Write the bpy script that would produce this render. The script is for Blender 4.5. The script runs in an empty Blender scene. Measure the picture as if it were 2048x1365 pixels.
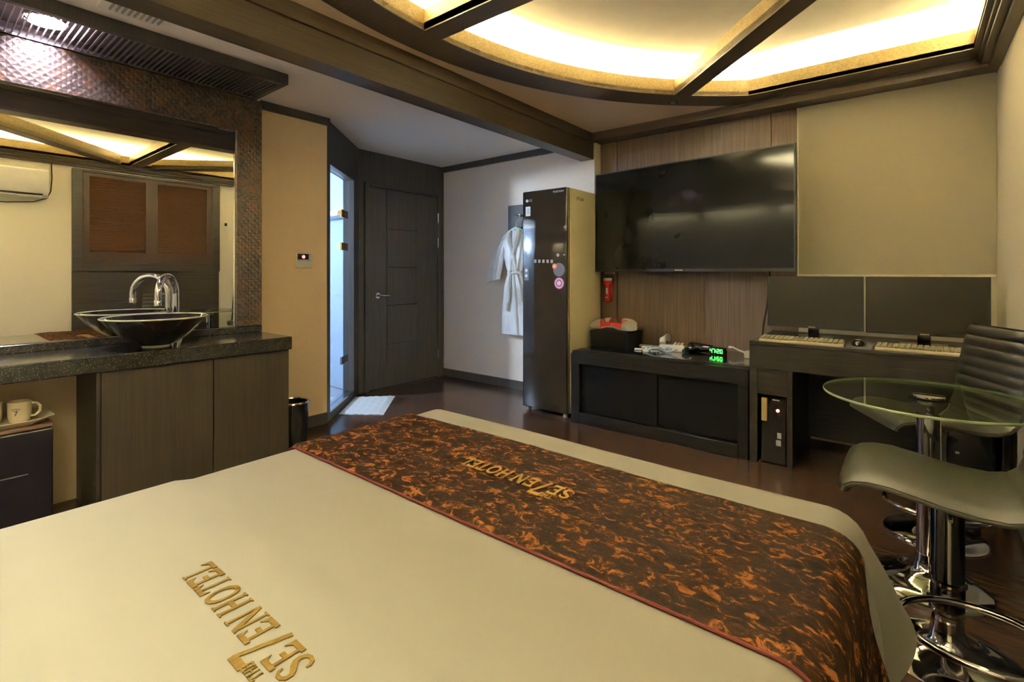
import bpy, bmesh, math, random
from mathutils import Vector, Matrix
random.seed(7)
sc = bpy.context.scene
C = sc.collection
PI = math.pi
# ------------------------------------------------------------------ camera
cam_d = bpy.data.cameras.new('camera'); cam = bpy.data.objects.new('camera', cam_d); C.objects.link(cam)
cam.location = (0, 0, 1.18); cam.rotation_euler = (PI/2, 0, math.radians(38.8))
cam_d.sensor_width = 36; cam_d.lens = 990/2048*36; cam_d.shift_y = -136.5/2048; cam_d.clip_start = .02
sc.camera = cam
# ------------------------------------------------------------------ world, exposure
w = bpy.data.worlds.new('world'); sc.world = w; w.use_nodes = True
w.node_tree.nodes['Background'].inputs[0].default_value = (.05, .05, .06, 1)
w.node_tree.nodes['Background'].inputs[1].default_value = .3
sc.view_settings.view_transform = 'Standard'; sc.view_settings.look = 'None'
sc.view_settings.exposure = 1.45; sc.view_settings.gamma = 1; sc.view_settings.use_curve_mapping = False
sc.cycles.use_denoising = True
sc.cycles.max_bounces = 9; sc.cycles.diffuse_bounces = 6; sc.cycles.glossy_bounces = 5; sc.cycles.transparent_max_bounces = 10
sc.cycles.sample_clamp_indirect = 8; sc.cycles.blur_glossy = .5
# strengths of the room's lights and the added fill lights (built further down, each in its own lamp)
LED_STRENGTH = 530.0; LED_COLOR = (1.0, .93, .60)
FILL_STRENGTH = 110.0; FILL_COLOR = (1.0, .92, .64)
VANITY_STRENGTH = 190.0; VANITY_COLOR = (.86, .76, 1.0)
BATH_STRENGTH = 370.0; BATH_FILL = 7.0; BATH_COLOR = (.74, .86, 1.0)

# ------------------------------------------------------------------ materials
def srgb(r, g, b):
    f = lambda v: (v/255/12.92) if v/255 <= .04045 else ((v/255+.055)/1.055)**2.4
    return (f(r), f(g), f(b))
MATS = {}
def M(name, col, rough=.5, metal=0, col2=None, scale=(8, 8, 8), detail=4, lo=.35, hi=.65, bump=0, bscale=None, dist=0,
      emit=None, es=0, coat=0, sheen=0, spec=.5, aniso=0):
    if name in MATS: return MATS[name]
    m = bpy.data.materials.new(name); m.use_nodes = True; MATS[name] = m
    nt = m.node_tree; b = nt.nodes['Principled BSDF']
    b.inputs['Roughness'].default_value = rough; b.inputs['Metallic'].default_value = metal
    b.inputs['Base Color'].default_value = (*col, 1); b.inputs['Coat Weight'].default_value = coat
    b.inputs['Coat Roughness'].default_value = .08; b.inputs['Sheen Weight'].default_value = sheen
    b.inputs['Specular IOR Level'].default_value = spec
    if emit: b.inputs['Emission Color'].default_value = (*emit, 1); b.inputs['Emission Strength'].default_value = es
    if col2 is None: col2 = tuple(c*.93 for c in col)
    tc = nt.nodes.new('ShaderNodeTexCoord'); mp = nt.nodes.new('ShaderNodeMapping')
    mp.inputs['Scale'].default_value = scale; nt.links.new(tc.outputs['Object'], mp.inputs[0])
    n = nt.nodes.new('ShaderNodeTexNoise'); n.inputs['Scale'].default_value = 1; n.inputs['Detail'].default_value = detail
    n.inputs['Distortion'].default_value = dist; nt.links.new(mp.outputs[0], n.inputs['Vector'])
    r = nt.nodes.new('ShaderNodeValToRGB'); r.color_ramp.elements[0].position = lo; r.color_ramp.elements[1].position = hi
    r.color_ramp.elements[0].color = (*col2, 1); r.color_ramp.elements[1].color = (*col, 1)
    nt.links.new(n.outputs['Fac'], r.inputs[0]); nt.links.new(r.outputs[0], b.inputs['Base Color'])
    if bump:
        bp = nt.nodes.new('ShaderNodeBump'); bp.inputs['Strength'].default_value = bump; bp.inputs['Distance'].default_value = .004
        src = n
        if bscale:
            mp2 = nt.nodes.new('ShaderNodeMapping'); mp2.inputs['Scale'].default_value = bscale; nt.links.new(tc.outputs['Object'], mp2.inputs[0])
            src = nt.nodes.new('ShaderNodeTexNoise'); src.inputs['Scale'].default_value = 1; src.inputs['Detail'].default_value = 3
            nt.links.new(mp2.outputs[0], src.inputs['Vector'])
        nt.links.new(src.outputs['Fac'], bp.inputs['Height']); nt.links.new(bp.outputs[0], b.inputs['Normal'])
    return m
def emitter(name, col, s):
    m = bpy.data.materials.new(name); m.use_nodes = True; MATS[name] = m
    b = m.node_tree.nodes['Principled BSDF']; b.inputs['Base Color'].default_value = (*col, 1)
    b.inputs['Emission Color'].default_value = (*col, 1); b.inputs['Emission Strength'].default_value = s
    return m
def glass(name, tint, ior=1.45):
    m = bpy.data.materials.new(name); m.use_nodes = True; MATS[name] = m
    nt = m.node_tree; nt.nodes.remove(nt.nodes['Principled BSDF'])
    t = nt.nodes.new('ShaderNodeBsdfTransparent'); t.inputs[0].default_value = (*tint, 1)
    g = nt.nodes.new('ShaderNodeBsdfGlossy'); g.inputs['Roughness'].default_value = .02
    f = nt.nodes.new('ShaderNodeFresnel'); f.inputs[0].default_value = ior
    ge = nt.nodes.new('ShaderNodeNewGeometry'); mr = nt.nodes.new('ShaderNodeMapRange')     # a thin pane: the same reflection from both faces
    mr.inputs['To Min'].default_value = ior; mr.inputs['To Max'].default_value = 1/ior
    nt.links.new(ge.outputs['Backfacing'], mr.inputs['Value']); nt.links.new(mr.outputs[0], f.inputs[0])
    x = nt.nodes.new('ShaderNodeMixShader'); o = nt.nodes['Material Output']
    nt.links.new(f.outputs[0], x.inputs[0]); nt.links.new(t.outputs[0], x.inputs[1]); nt.links.new(g.outputs[0], x.inputs[2])
    nt.links.new(x.outputs[0], o.inputs[0])
    return m
cream = M('cream_wallpaper', (.92, .87, .71), .7, col2=(.91, .86, .70), scale=(40, 40, 40), bump=.08, bscale=(300, 300, 300))
paper = M('grey_wallpaper', (.78, .71, .65), .7, col2=(.75, .68, .62), scale=(60, 60, 20), bump=.08, bscale=(300, 300, 120))
peach_wall = M('peach_wallpaper', (.92, .72, .45), .65, col2=(.90, .70, .43), scale=(30, 30, 30), bump=.08, bscale=(250, 250, 250))
peach_ceil = M('peach_ceiling_paper', (.90, .71, .54), .75, col2=(.88, .69, .52), scale=(60, 60, 60), bump=.06, bscale=(300, 300, 300))
entry_ceil = M('pale_entry_ceiling', (.86, .80, .76), .75, col2=(.84, .78, .74), scale=(60, 60, 60))
white_ceil = M('white_ceiling_paint', (.84, .82, .76), .8, scale=(4, 4, 4))
darkwood = M('dark_veneer_vertical', (.040, .030, .022), .42, col2=(.026, .020, .015), scale=(90, 90, 3), bump=.12)
entrywood = M('charcoal_veneer', (.066, .060, .057), .45, col2=(.047, .043, .041), scale=(90, 90, 3), bump=.12)
tvwood = M('walnut_wall_veneer', (.165, .112, .078), .33, col2=(.10, .070, .050), scale=(110, 110, 2.5), bump=.1)
beamwood = M('dark_beam_veneer', (.085, .062, .040), .42, col2=(.060, .044, .029), scale=(110, 3, 110), bump=.1)
crownwood = M('dark_crown_veneer', (.115, .082, .058), .4, col2=(.08, .058, .042), scale=(3, 110, 110), bump=.1)
blackwood = M('black_stained_oak', (.010, .009, .009), .36, col2=(.004, .004, .004), scale=(4, 70, 90), bump=.5, dist=1.2, spec=.3)
blackwood_gloss = M('black_lacquer_top', (.014, .013, .013), .09, col2=(.008, .007, .008), scale=(4, 70, 90), coat=.5)
deskwood = M('dark_desk_oak', (.022, .017, .012), .42, col2=(.010, .008, .007), scale=(4, 60, 90), bump=.35, dist=1, spec=.3)
cabinetwood = M('smoked_cabinet_veneer', (.052, .040, .026), .45, col2=(.037, .028, .019), scale=(120, 120, 3), bump=.12)
black_gloss = M('black_gloss', (.010, .010, .011), .08, scale=(5, 5, 5), coat=.3)
black_matte = M('black_plastic', (.012, .011, .012), .42, scale=(20, 20, 20), spec=.3)
tv_black = M('tv_screen', (.006, .006, .006), .09, scale=(5, 5, 5), spec=.2)
screen_black = M('monitor_screen', (.016, .013, .009), .34, scale=(5, 5, 5), spec=.3)
chrome = M('chrome', (.78, .78, .80), .06, 1, scale=(3, 3, 3))
steel = M('brushed_steel', (.55, .55, .56), .25, 1, scale=(3, 60, 60))
black_chrome = M('black_chrome', (.16, .155, .16), .08, 1, scale=(3, 3, 3))
white_pl = M('white_plastic', (.78, .76, .70), .4, scale=(6, 6, 6))
grey_pl = M('grey_plastic', (.34, .33, .31), .5, scale=(6, 6, 6))
blue_pl = M('pale_blue_plastic', (.45, .60, .72), .4, scale=(8, 8, 8))
red_pl = M('red_plastic', (.62, .025, .02), .35, scale=(10, 10, 10))
red_cl = M('red_fabric', (.66, .035, .06), .7, scale=(60, 60, 60))
white_cl = M('white_terry', (.88, .86, .78), .9, scale=(90, 90, 90), bump=.2)
sheet = M('white_cotton_sheet', (.25, .238, .195), .85, col2=(.242, .23, .187), scale=(6, 6, 6), bump=.05, bscale=(35, 35, 35), sheen=.1)
gold_thread = M('gold_embroidery', (.20, .125, .015), .4, .3, col2=(.15, .09, .009), scale=(400, 60, 60), bump=.3)
gold_leaf = M('gold_leaf_paper', (.42, .31, .13), .42, .25, col2=(.30, .22, .09), scale=(55, 55, 55), lo=.42, hi=.58, bump=.35, dist=2.5)
satin = M('white_satin', (.74, .76, .80), .34, col2=(.66, .68, .73), scale=(14, 14, 5), bump=.25, bscale=(25, 25, 7), sheen=.3)
stylergold = M('champagne_painted_steel', (.84, .77, .52), .4, scale=(6, 6, 6))
champagne = M('champagne_trim', (.62, .52, .36), .25, .6, scale=(6, 6, 30))
leather = M('black_leather', (.030, .027, .019), .34, col2=(.022, .020, .015), scale=(40, 40, 40), bump=.25, bscale=(350, 350, 350), spec=.7)
seat_leather = M('olive_black_leather', (.050, .046, .028), .36, col2=(.040, .037, .023), scale=(30, 30, 30), bump=.25, bscale=(350, 350, 350), spec=.8)
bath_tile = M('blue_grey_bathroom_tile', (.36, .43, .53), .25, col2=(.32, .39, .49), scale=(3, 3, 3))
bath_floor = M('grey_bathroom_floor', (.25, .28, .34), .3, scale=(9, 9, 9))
brass = M('brass', (.72, .45, .08), .22, 1, scale=(4, 4, 4))
shutter_m = M('red_brown_shutter', (.105, .047, .022), .45, col2=(.075, .034, .017), scale=(90, 3, 90), bump=.1)
paneldark = M('dark_panelling', (.060, .048, .036), .4, col2=(.040, .032, .025), scale=(90, 3, 90), bump=.1)
print_white = M('white_print', (.72, .74, .76), .5)
print_dark = M('dark_print', (.03, .03, .035), .5)
print_pink = M('pink_print', (.62, .12, .45), .5)
print_orange = M('orange_print', (.85, .20, .08), .5)
print_grey = M('grey_print', (.16, .16, .19), .3)
fridge_m = M('black_fridge', (.008, .006, .011), .32, scale=(30, 30, 30))
ceramic = M('cream_ceramic', (.72, .62, .42), .25, scale=(5, 5, 5))
bowl_m = M('black_red_glass', (.010, .007, .008), .05, col2=(.05, .006, .008), scale=(7, 7, 7), lo=.25, hi=.40, coat=.6)
bowl_rim = M('clear_glass_rim', (.50, .52, .34), .08, scale=(5, 5, 5))
table_glass = glass('green_table_glass', (.80, .86, .74))
edge_glass = M('green_glass_edge', (.40, .50, .28), .12, spec=.9)
door_glass = glass('clear_door_glass', (.93, .96, .98))
mirror_m = M('mirror_silver', (.86, .88, .85), .0, 1, col2=(.86, .88, .85))
bin_m = M('black_metal_bin', (.012, .013, .016), .2, coat=.4)
led_green = emitter('green_led', (.05, 1, .08), 3.5)
led_red = emitter('red_led', (1, .05, .05), 5)
# floor: dark boards, fine joints
floor_m = M('dark_wood_floor', (.088, .046, .031), .22, col2=(.056, .030, .021), scale=(2.5, 40, 40), bump=.06, dist=.8)
nt = floor_m.node_tree; b = nt.nodes['Principled BSDF']
# crushed velvet, the sheen of its nap painted into the colour noise
def velvet():
    m = M('crushed_brown_velvet', (.52, .20, .052), .55, col2=(.009, .004, .002), scale=(30, 42, 34), detail=8, lo=.43, hi=.61, bump=1.0, dist=.9, sheen=.04, spec=.12)
    m.node_tree.nodes['Principled BSDF'].inputs['Sheen Tint'].default_value = (.9, .5, .2, 1)
    [n for n in m.node_tree.nodes if n.type == 'TEX_NOISE'][0].inputs['Roughness'].default_value = .68
    r = [n for n in m.node_tree.nodes if n.type == 'VALTORGB'][0].color_ramp
    e = r.elements.new(.54); e.color = (.050, .018, .005, 1)
    return m
velvet_m = velvet()
velvet_edge = M('rust_piping', (.08, .012, .006), .6, spec=.2)
# bronze weave on the mirror surround
def bronze():
    m = M('bronze_weave_paper', (.125, .098, .075), .35, .45, col2=(.055, .043, .036), scale=(38, 38, 38), detail=5, lo=.40, hi=.60, dist=1.5)
    nt = m.node_tree; b = nt.nodes['Principled BSDF']
    tc = nt.nodes.new('ShaderNodeTexCoord'); hs = []
    for a in (45, -45):
        mp = nt.nodes.new('ShaderNodeMapping'); mp.inputs['Rotation'].default_value = (math.radians(a), 0, 0); nt.links.new(tc.outputs['Object'], mp.inputs[0])
        wv = nt.nodes.new('ShaderNodeTexWave'); wv.bands_direction = 'Y'; wv.inputs['Scale'].default_value = 11; nt.links.new(mp.outputs[0], wv.inputs[0])
        hs.append(wv)
    old = b.inputs['Base Color'].links[0].from_socket; nz = nt.nodes.new('ShaderNodeTexNoise'); nz.inputs['Scale'].default_value = 13; nz.inputs['Detail'].default_value = 5
    nt.links.new(tc.outputs['Object'], nz.inputs['Vector']); rp = nt.nodes.new('ShaderNodeValToRGB'); rp.color_ramp.elements[0].position = .50; rp.color_ramp.elements[1].position = .66
    nt.links.new(nz.outputs['Fac'], rp.inputs[0]); cm = nt.nodes.new('ShaderNodeMix'); cm.data_type = 'RGBA'; cm.inputs[7].default_value = (.15, .085, .050, 1)
    nt.links.new(rp.outputs[0], cm.inputs[0]); nt.links.new(old, cm.inputs[6]); nt.links.new(cm.outputs[2], b.inputs['Base Color'])
    mx = nt.nodes.new('ShaderNodeMath'); mx.operation = 'MAXIMUM'; nt.links.new(hs[0].outputs['Fac'], mx.inputs[0]); nt.links.new(hs[1].outputs['Fac'], mx.inputs[1])
    bp = nt.nodes.new('ShaderNodeBump'); bp.inputs['Strength'].default_value = .5; bp.inputs['Distance'].default_value = .004
    nt.links.new(mx.outputs[0], bp.inputs['Height']); nt.links.new(bp.outputs[0], b.inputs['Normal'])
    return m
bronze_m = bronze()
bronze_slat = M('bronze_slat', (.40, .34, .30), .28, .8)
def granite():
    m = M('speckled_granite', (.034, .033, .028), .16, col2=(.018, .018, .016), scale=(30, 30, 30), spec=.6)
    nt = m.node_tree; b = nt.nodes['Principled BSDF']; old = b.inputs['Base Color'].links[0].from_socket
    tc = nt.nodes.new('ShaderNodeTexCoord'); v = nt.nodes.new('ShaderNodeTexVoronoi'); v.inputs['Scale'].default_value = 110
    nt.links.new(tc.outputs['Object'], v.inputs['Vector'])
    r = nt.nodes.new('ShaderNodeValToRGB'); r.color_ramp.elements[0].position = .16; r.color_ramp.elements[1].position = .24
    r.color_ramp.elements[0].color = (1, 1, 1, 1); r.color_ramp.elements[1].color = (0, 0, 0, 1); nt.links.new(v.outputs['Distance'], r.inputs[0])
    mx = nt.nodes.new('ShaderNodeMix'); mx.data_type = 'RGBA'; mx.inputs[7].default_value = (.17, .16, .10, 1)
    nt.links.new(r.outputs[0], mx.inputs[0]); nt.links.new(old, mx.inputs[6]); nt.links.new(mx.outputs[2], b.inputs['Base Color'])
    return m
granite_m = granite()

# ------------------------------------------------------------------ mesh helpers
ORG = {}
def tag(o, label=None, cat=None, group=None, kind=None):
    for k, v in (('label', label), ('category', cat), ('group', group), ('kind', kind)):
        if v: o[k] = v
    return o
def thing(name, label, cat, loc, rz=0, group=None, local=False):
    o = bpy.data.objects.new(name, None); C.objects.link(o); o.empty_display_size = .05
    o.location = loc; o.rotation_euler = (0, 0, rz); ORG[o.name] = Vector((0, 0, 0)) if local else Vector(loc)
    return tag(o, label, cat, group)
def obj(name, bm, mat, parent=None, smooth=False, label=None):
    if parent is not None:
        org = ORG[parent.name]
    else:
        xs = [v.co for v in bm.verts]
        lo = Vector((min(v[i] for v in xs) for i in range(3))); hi = Vector((max(v[i] for v in xs) for i in range(3)))
        org = Vector(((lo.x+hi.x)/2, (lo.y+hi.y)/2, lo.z))
    if org.length: bmesh.ops.translate(bm, verts=bm.verts, vec=-org)
    bmesh.ops.recalc_face_normals(bm, faces=bm.faces)
    me = bpy.data.meshes.new(name); bm.to_mesh(me); bm.free()
    if smooth:
        me.shade_smooth()
        me.set_sharp_from_angle(angle=math.radians(smooth if smooth is not True else 40))
    for m in (mat if isinstance(mat, (list, tuple)) else [mat]): me.materials.append(m)
    o = bpy.data.objects.new(name, me); C.objects.link(o)
    if parent is not None: o.parent = parent
    else: o.location = org
    ORG[o.name] = org
    if label: o['label'] = label
    return o
def NB(): return bmesh.new()
def bx(bm, x0, x1, y0, y1, z0, z1, bev=0, seg=1):
    r = bmesh.ops.create_cube(bm, size=1, matrix=Matrix.Translation(((x0+x1)/2, (y0+y1)/2, (z0+z1)/2)) @ Matrix.Diagonal((x1-x0, y1-y0, z1-z0, 1)))
    if bev:
        es = list({e for v in r['verts'] for e in v.link_edges})
        bmesh.ops.bevel(bm, geom=es, offset=bev, segments=seg, profile=.5, affect='EDGES')
    return bm
def box(*a, **k): return bx(NB(), *a, **k)
def poly(bm, pts, z0, z1, xf=None):
    """prism: pts = 2D outline, extruded z0..z1, xf maps (x,y,z)->world"""
    xf = xf or (lambda x, y, z: (x, y, z))
    a = [bm.verts.new(xf(x, y, z0)) for x, y in pts]; b_ = [bm.verts.new(xf(x, y, z1)) for x, y in pts]
    bm.faces.new(a); bm.faces.new(b_)
    n = len(pts)
    for i in range(n): bm.faces.new((a[i], a[(i+1) % n], b_[(i+1) % n], b_[i]))
    return bm
def lathe(bm, prof, c=(0, 0, 0), n=40, cap=True):
    rings = []
    for r, z in prof:
        if r < 1e-5: rings.append([bm.verts.new((c[0], c[1], c[2]+z))])
        else: rings.append([bm.verts.new((c[0]+r*math.cos(2*PI*i/n), c[1]+r*math.sin(2*PI*i/n), c[2]+z)) for i in range(n)])
    for A, B in zip(rings, rings[1:]):
        for i in range(n):
            j = (i+1) % n
            if len(A) == 1 and len(B) == 1: continue
            if len(A) == 1: bm.faces.new((A[0], B[i], B[j]))
            elif len(B) == 1: bm.faces.new((A[i], A[j], B[0]))
            else: bm.faces.new((A[i], A[j], B[j], B[i]))
    if cap:
        for R in (rings[0], rings[-1]):
            if len(R) > 2: bm.faces.new(R)
    return bm
def tube(bm, pts, r, n=10, closed=False):
    pts = [Vector(p) for p in pts]; N = len(pts); rings = []; up = None
    for i, p in enumerate(pts):
        if closed: t = pts[(i+1) % N]-pts[i-1]
        else: t = pts[min(i+1, N-1)]-pts[max(i-1, 0)]
        t.normalize()
        if up is None: up = Vector((0, 0, 1)) if abs(t.z) < .9 else Vector((1, 0, 0))
        s = t.cross(up).normalized(); up = s.cross(t).normalized()
        rr = r[i] if isinstance(r, (list, tuple)) else r
        rings.append([bm.verts.new(p+s*rr*math.cos(2*PI*k/n)+up*rr*math.sin(2*PI*k/n)) for k in range(n)])
    for a in range(N if closed else N-1):
        A, B = rings[a], rings[(a+1) % N]
        for k in range(n): bm.faces.new((A[k], A[(k+1) % n], B[(k+1) % n], B[k]))
    if not closed: bm.faces.new(rings[0]); bm.faces.new(rings[-1])
    return bm
def grid(bm, P):
    V = [[bm.verts.new(p) for p in row] for row in P]
    for a in range(len(V)-1):
        for k in range(len(V[0])-1): bm.faces.new((V[a][k], V[a][k+1], V[a+1][k+1], V[a+1][k]))
    return bm
def disc(bm, c, r, axis, t=.002, n=20):
    """thin disc at c facing axis ('x','y','z')"""
    pts = [(r*math.cos(2*PI*i/n), r*math.sin(2*PI*i/n)) for i in range(n)]
    f = {'z': lambda x, y, z: (c[0]+x, c[1]+y, c[2]+z), 'y': lambda x, y, z: (c[0]+x, c[1]+z, c[2]+y), 'x': lambda x, y, z: (c[0]+z, c[1]+x, c[2]+y)}[axis]
    return poly(bm, pts, -t/2, t/2, f)
DG = None
def text_bm(s, size, xf, thick=.0006):
    """flat lettering from the built-in font; xf maps local (x right, y up, z out) to world"""
    cu = bpy.data.curves.new('lettering', 'FONT'); cu.body = s; cu.size = size; cu.align_x = 'CENTER'; cu.align_y = 'CENTER'; cu.resolution_u = 3; cu.extrude = thick
    t = bpy.data.objects.new('lettering_source', cu); C.objects.link(t)
    dg = bpy.context.evaluated_depsgraph_get(); me = bpy.data.meshes.new_from_object(t.evaluated_get(dg))
    bm = NB(); bm.from_mesh(me); bpy.data.objects.remove(t); bpy.data.meshes.remove(me); bpy.data.curves.remove(cu)
    for v in bm.verts: v.co = Vector(xf(*v.co))
    return bm
# ================================================================== ROOM SHELL
XR, YB, YT, YR = .40, -.45, 4.08, 3.95     # right wall, back wall, tv wall, robe wall
XM, XB, XE = -3.40, -3.57, -4.185          # mirror wall, beige wall, entry door wall
ZC, ZL = 2.43, 2.39                        # bedroom ceiling, entry ceiling
W0, W1 = Vector((-3.57, 2.12)), Vector((-4.185, 2.822))
tag(obj('floor', box(-5.6, .6, -.65, 4.3, -.1, 0), floor_m), 'dark brown glossy wood floor', kind='structure')
tag(obj('wall_right', box(XR, XR+.1, YB-.1, 4.2, 0, 2.8), cream), 'cream papered wall on the right', kind='structure')
tag(obj('wall_back', box(-3.6, XR, YB-.1, YB, 0, 2.8), cream), 'cream wall behind the bed head', kind='structure')
wall_front = tag(obj('wall_front', box(-2.22, XR, YT, YT+.1, 0, 2.8), cream), 'wall with television, wood panels and screen', kind='structure')
bm = box(XE-.1, -2.26, YR, YR+.1, 0, 2.8); bx(bm, -2.26, -2.22, YR, YT, 0, 2.8)
tag(obj('wall_robe', bm, paper), 'pale wall where the robe hangs', kind='structure')
bm = box(XM-.3, XM, YB, 1.53, 0, 2.8); bx(bm, XB-.12, XB, 1.52, 2.12, 0, 2.8)
tag(obj('wall_left', bm, peach_wall), 'peach papered wall beside the vanity', kind='structure')
# entry door wall (opening for the door) and diagonal wall (opening for the glass door)
bm = box(XE-.1, XE, 2.822, 2.915, 0, 2.8); bx(bm, XE-.1, XE, 3.862, YR, 0, 2.8); bx(bm, XE-.1, XE, 2.915, 3.862, 2.065, 2.8)
tag(obj('wall_entry', bm, entrywood), 'charcoal wood wall around the entry door', kind='structure')
dv = W1-W0; dl = dv.length; du = dv/dl; dn = Vector((-du.y, du.x))       # dn points away from the room
if dn.x > 0: dn = -dn
def DW(u, off, z):
    p = W0+dv*u+dn*off; return (p.x, p.y, z)
def dbox(bm, u0, u1, o0, o1, z0, z1):
    return poly(bm, [(u0, o0), (u1, o0), (u1, o1), (u0, o1)], z0, z1, lambda x, y, z: DW(x, y, z))
bm = NB(); dbox(bm, 0, .085, 0, .1, 0, 2.8); dbox(bm, .82, 1, 0, .1, 0, 2.8); dbox(bm, .085, .82, 0, .1, 2.05, 2.8); dbox(bm, .085, .82, 0, .1, 0, .06)
tag(obj('wall_diagonal', bm, entrywood), 'charcoal diagonal wall around the glass door', kind='structure')
# trims of the entry side
def trim(name, bm, m, label): return tag(obj(name, bm, m), label, kind='structure')
trim('trim_1', box(XE, -2.36, YR-.03, YR, 2.33, ZL), entrywood, 'dark ceiling trim above the robe')
trim('trim_2', box(XB, XB+.03, 1.53, 2.13, 2.335, ZL), entrywood, 'dark ceiling trim above the peach wall')
trim('baseboard_robe', box(XE, -2.22, YR-.012, YR, 0, .085), entrywood, 'dark baseboard below the robe')
trim('baseboard_left', box(XB, XB+.012, 1.53, 2.12, 0, .085), entrywood, 'dark baseboard below the peach wall')
trim('baseboard_right', box(XR-.012, XR, YB, YT, 0, .08), entrywood, 'dark baseboard on the right wall')
# ---- ceilings
CX, CY = .45, 1.75; RO, RI = 2.49, 2.385; YC = 3.90; YI = 3.73; XI = .275
def arcx(R, y):
    q = R*R-(y-CY)**2
    return CX-math.sqrt(q) if q > 0 else XR
bm = NB(); N = 90; prev = None
for i in range(N+1):
    y = YB+(YT-YB)*i/N
    row = [(-2.36, y, ZC), (min(max(arcx(RO-.03, y), -2.36), XR), y, ZC), (-2.36, y, ZC+.03), (min(max(arcx(RO-.03, y), -2.36), XR), y, ZC+.03)]
    row = [bm.verts.new(p) for p in row]
    if prev:
        bm.faces.new((prev[0], prev[1], row[1], row[0])); bm.faces.new((prev[2], prev[3], row[3], row[2]))
    prev = row
tag(obj('ceiling', bm, peach_ceil), 'flat peach ceiling around the lit dome', kind='structure')
tag(obj('ceiling_entry', box(-4.4, -2.36, -.55, 4.05, ZL, ZL+.05), entry_ceil), 'flat ceiling above vanity and entrance', kind='structure')
tag(obj('ceiling_upper', box(-2.6, .5, -.6, 4.2, 2.66, 2.71), white_ceil), 'pale ceiling inside the glowing cove', kind='structure')
def outline(R, ytop, ybot, xr, n=70):
    pts = [(xr, ytop)]
    a0 = PI-math.asin(min(1, (ytop-CY)/R)); a1 = PI+math.asin(min(1, (CY-ybot)/R))
    for i in range(n+1):
        a = a0+(a1-a0)*i/n; pts.append((CX+R*math.cos(a), CY+R*math.sin(a)))
    pts.append((xr, ybot)); return pts
YIB, YCB = 2*CY-YI, 2*CY-YC
IN = outline(RI, YI, YIB, XI); IN2 = outline(RI+.025, YI+.025, YIB-.025, XI+.025); OUT = outline(RO, YC+.04, YCB-.04, XR)
COV = outline(RO+.10, YC+.04, YCB-.04, XR); LED = outline(RI+.07, YI+.07, YIB-.07, XI+.06)
def ring(A, B, z0, z1):
    bm = NB(); n = len(A)
    a0, b0, a1, b1 = ([bm.verts.new((x, y, z)) for x, y in P] for P, z in ((A, z0), (B, z0), (A, z1), (B, z1)))
    for i in range(n):
        j = (i+1) % n
        bm.faces.new((a0[i], a0[j], b0[j], b0[i])); bm.faces.new((a1[i], a1[j], b1[j], b1[i]))
        bm.faces.new((a0[i], a0[j], a1[j], a1[i])); bm.faces.new((b0[i], b0[j], b1[j], b1[i]))
    return bm
frame = tag(obj('trim_3', ring(IN, COV, ZC-.012, ZC+.02), crownwood), 'dark curved frame of the ceiling dome', kind='structure')
obj('gold_lip', ring(IN, IN2, ZC-.006, ZC+.10), gold_leaf, frame, label='gold textured inner face of the dome frame')
for ang in (135, 180, 225):
    a = math.radians(ang); d = Vector((math.cos(a), math.sin(a), 0)); s = Vector((-d.y, d.x, 0)); c0 = Vector((CX, CY, 0))
    def rb(r0, r1, h0, h1, z0, z1, bm):
        return poly(bm, [(r0, h0), (r1, h0), (r1, h1), (r0, h1)], z0, z1, lambda x, y, z: tuple(c0+d*x+s*y+Vector((0, 0, z))))
    r_in = .175/abs(d.x)+.14
    rib = obj('rib', rb(r_in-.12, RI+.03, -.06, .06, ZC-.014, ZC+.03, NB()), crownwood, frame)
    for sg in (-1, 1):
        y0, y1 = sorted((sg*.06, sg*.045))
        obj('gold_face', rb(r_in-.12, RI+.02, y0, y1, ZC-.008, ZC+.10, NB()), gold_leaf, rib)
    obj('rib_core', rb(r_in-.12, RI+.02, -.045, .045, ZC+.03, ZC+.095, NB()), crownwood, rib)
bm = ring(COV, outline(RO+.12, YC+.06, YCB-.06, XR+.02), ZC+.01, 2.67)
obj('cove_wall', bm, white_ceil, frame)
bm = NB(); tube(bm, [(x, y, ZC+.045) for x, y in LED], .011, 8, closed=True)
tag(obj('led_strip', bm, emitter('warm_led', LED_COLOR, LED_STRENGTH)), 'warm light strip hidden in the ceiling dome', 'lamp')
# crowns
cr = trim('trim_4', box(-2.225, XR, YC, YT, 2.36, ZC-.001), crownwood, 'dark crown above the television wall')
obj('bead', box(-2.225, XR, YC-.008, YC, 2.41, ZC-.001), crownwood, cr)
cr = trim('trim_5', box(XR-.085, XR, YB, YC, 2.375, ZC-.013), beamwood, 'dark crown along the right wall')
obj('bead', box(XR-.10, XR-.085, YB, YC, 2.395, ZC-.013), beamwood, cr)
obj('bead', box(XR-.05, XR, YB, YC, 2.35, 2.375), beamwood, cr)
beam = trim('beam', box(-2.36, -2.23, YB, YR, 2.205, 2.5), beamwood, 'dark wood ceiling beam')
obj('moulding', box(-2.23, -2.212, YB, YR, 2.352, ZC), beamwood, beam)
obj('moulding', box(-2.378, -2.36, YB, YR, 2.33, ZL), beamwood, beam)
# fill strip and fascia added out of view to brighten the room
fa = trim('trim_6', box(-3.37, XR-.09, YB+.085, YB+.10, 2.14, ZL), crownwood, 'dark fascia added to screen the fill strip')
tag(obj('fill_strip', tube(NB(), [(-3.3, YB+.045, 2.22), (XR-.12, YB+.045, 2.22)], .012, 8), emitter('warm_fill', FILL_COLOR, FILL_STRENGTH)), 'added warm fill strip above the bed head', 'lamp')
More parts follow.
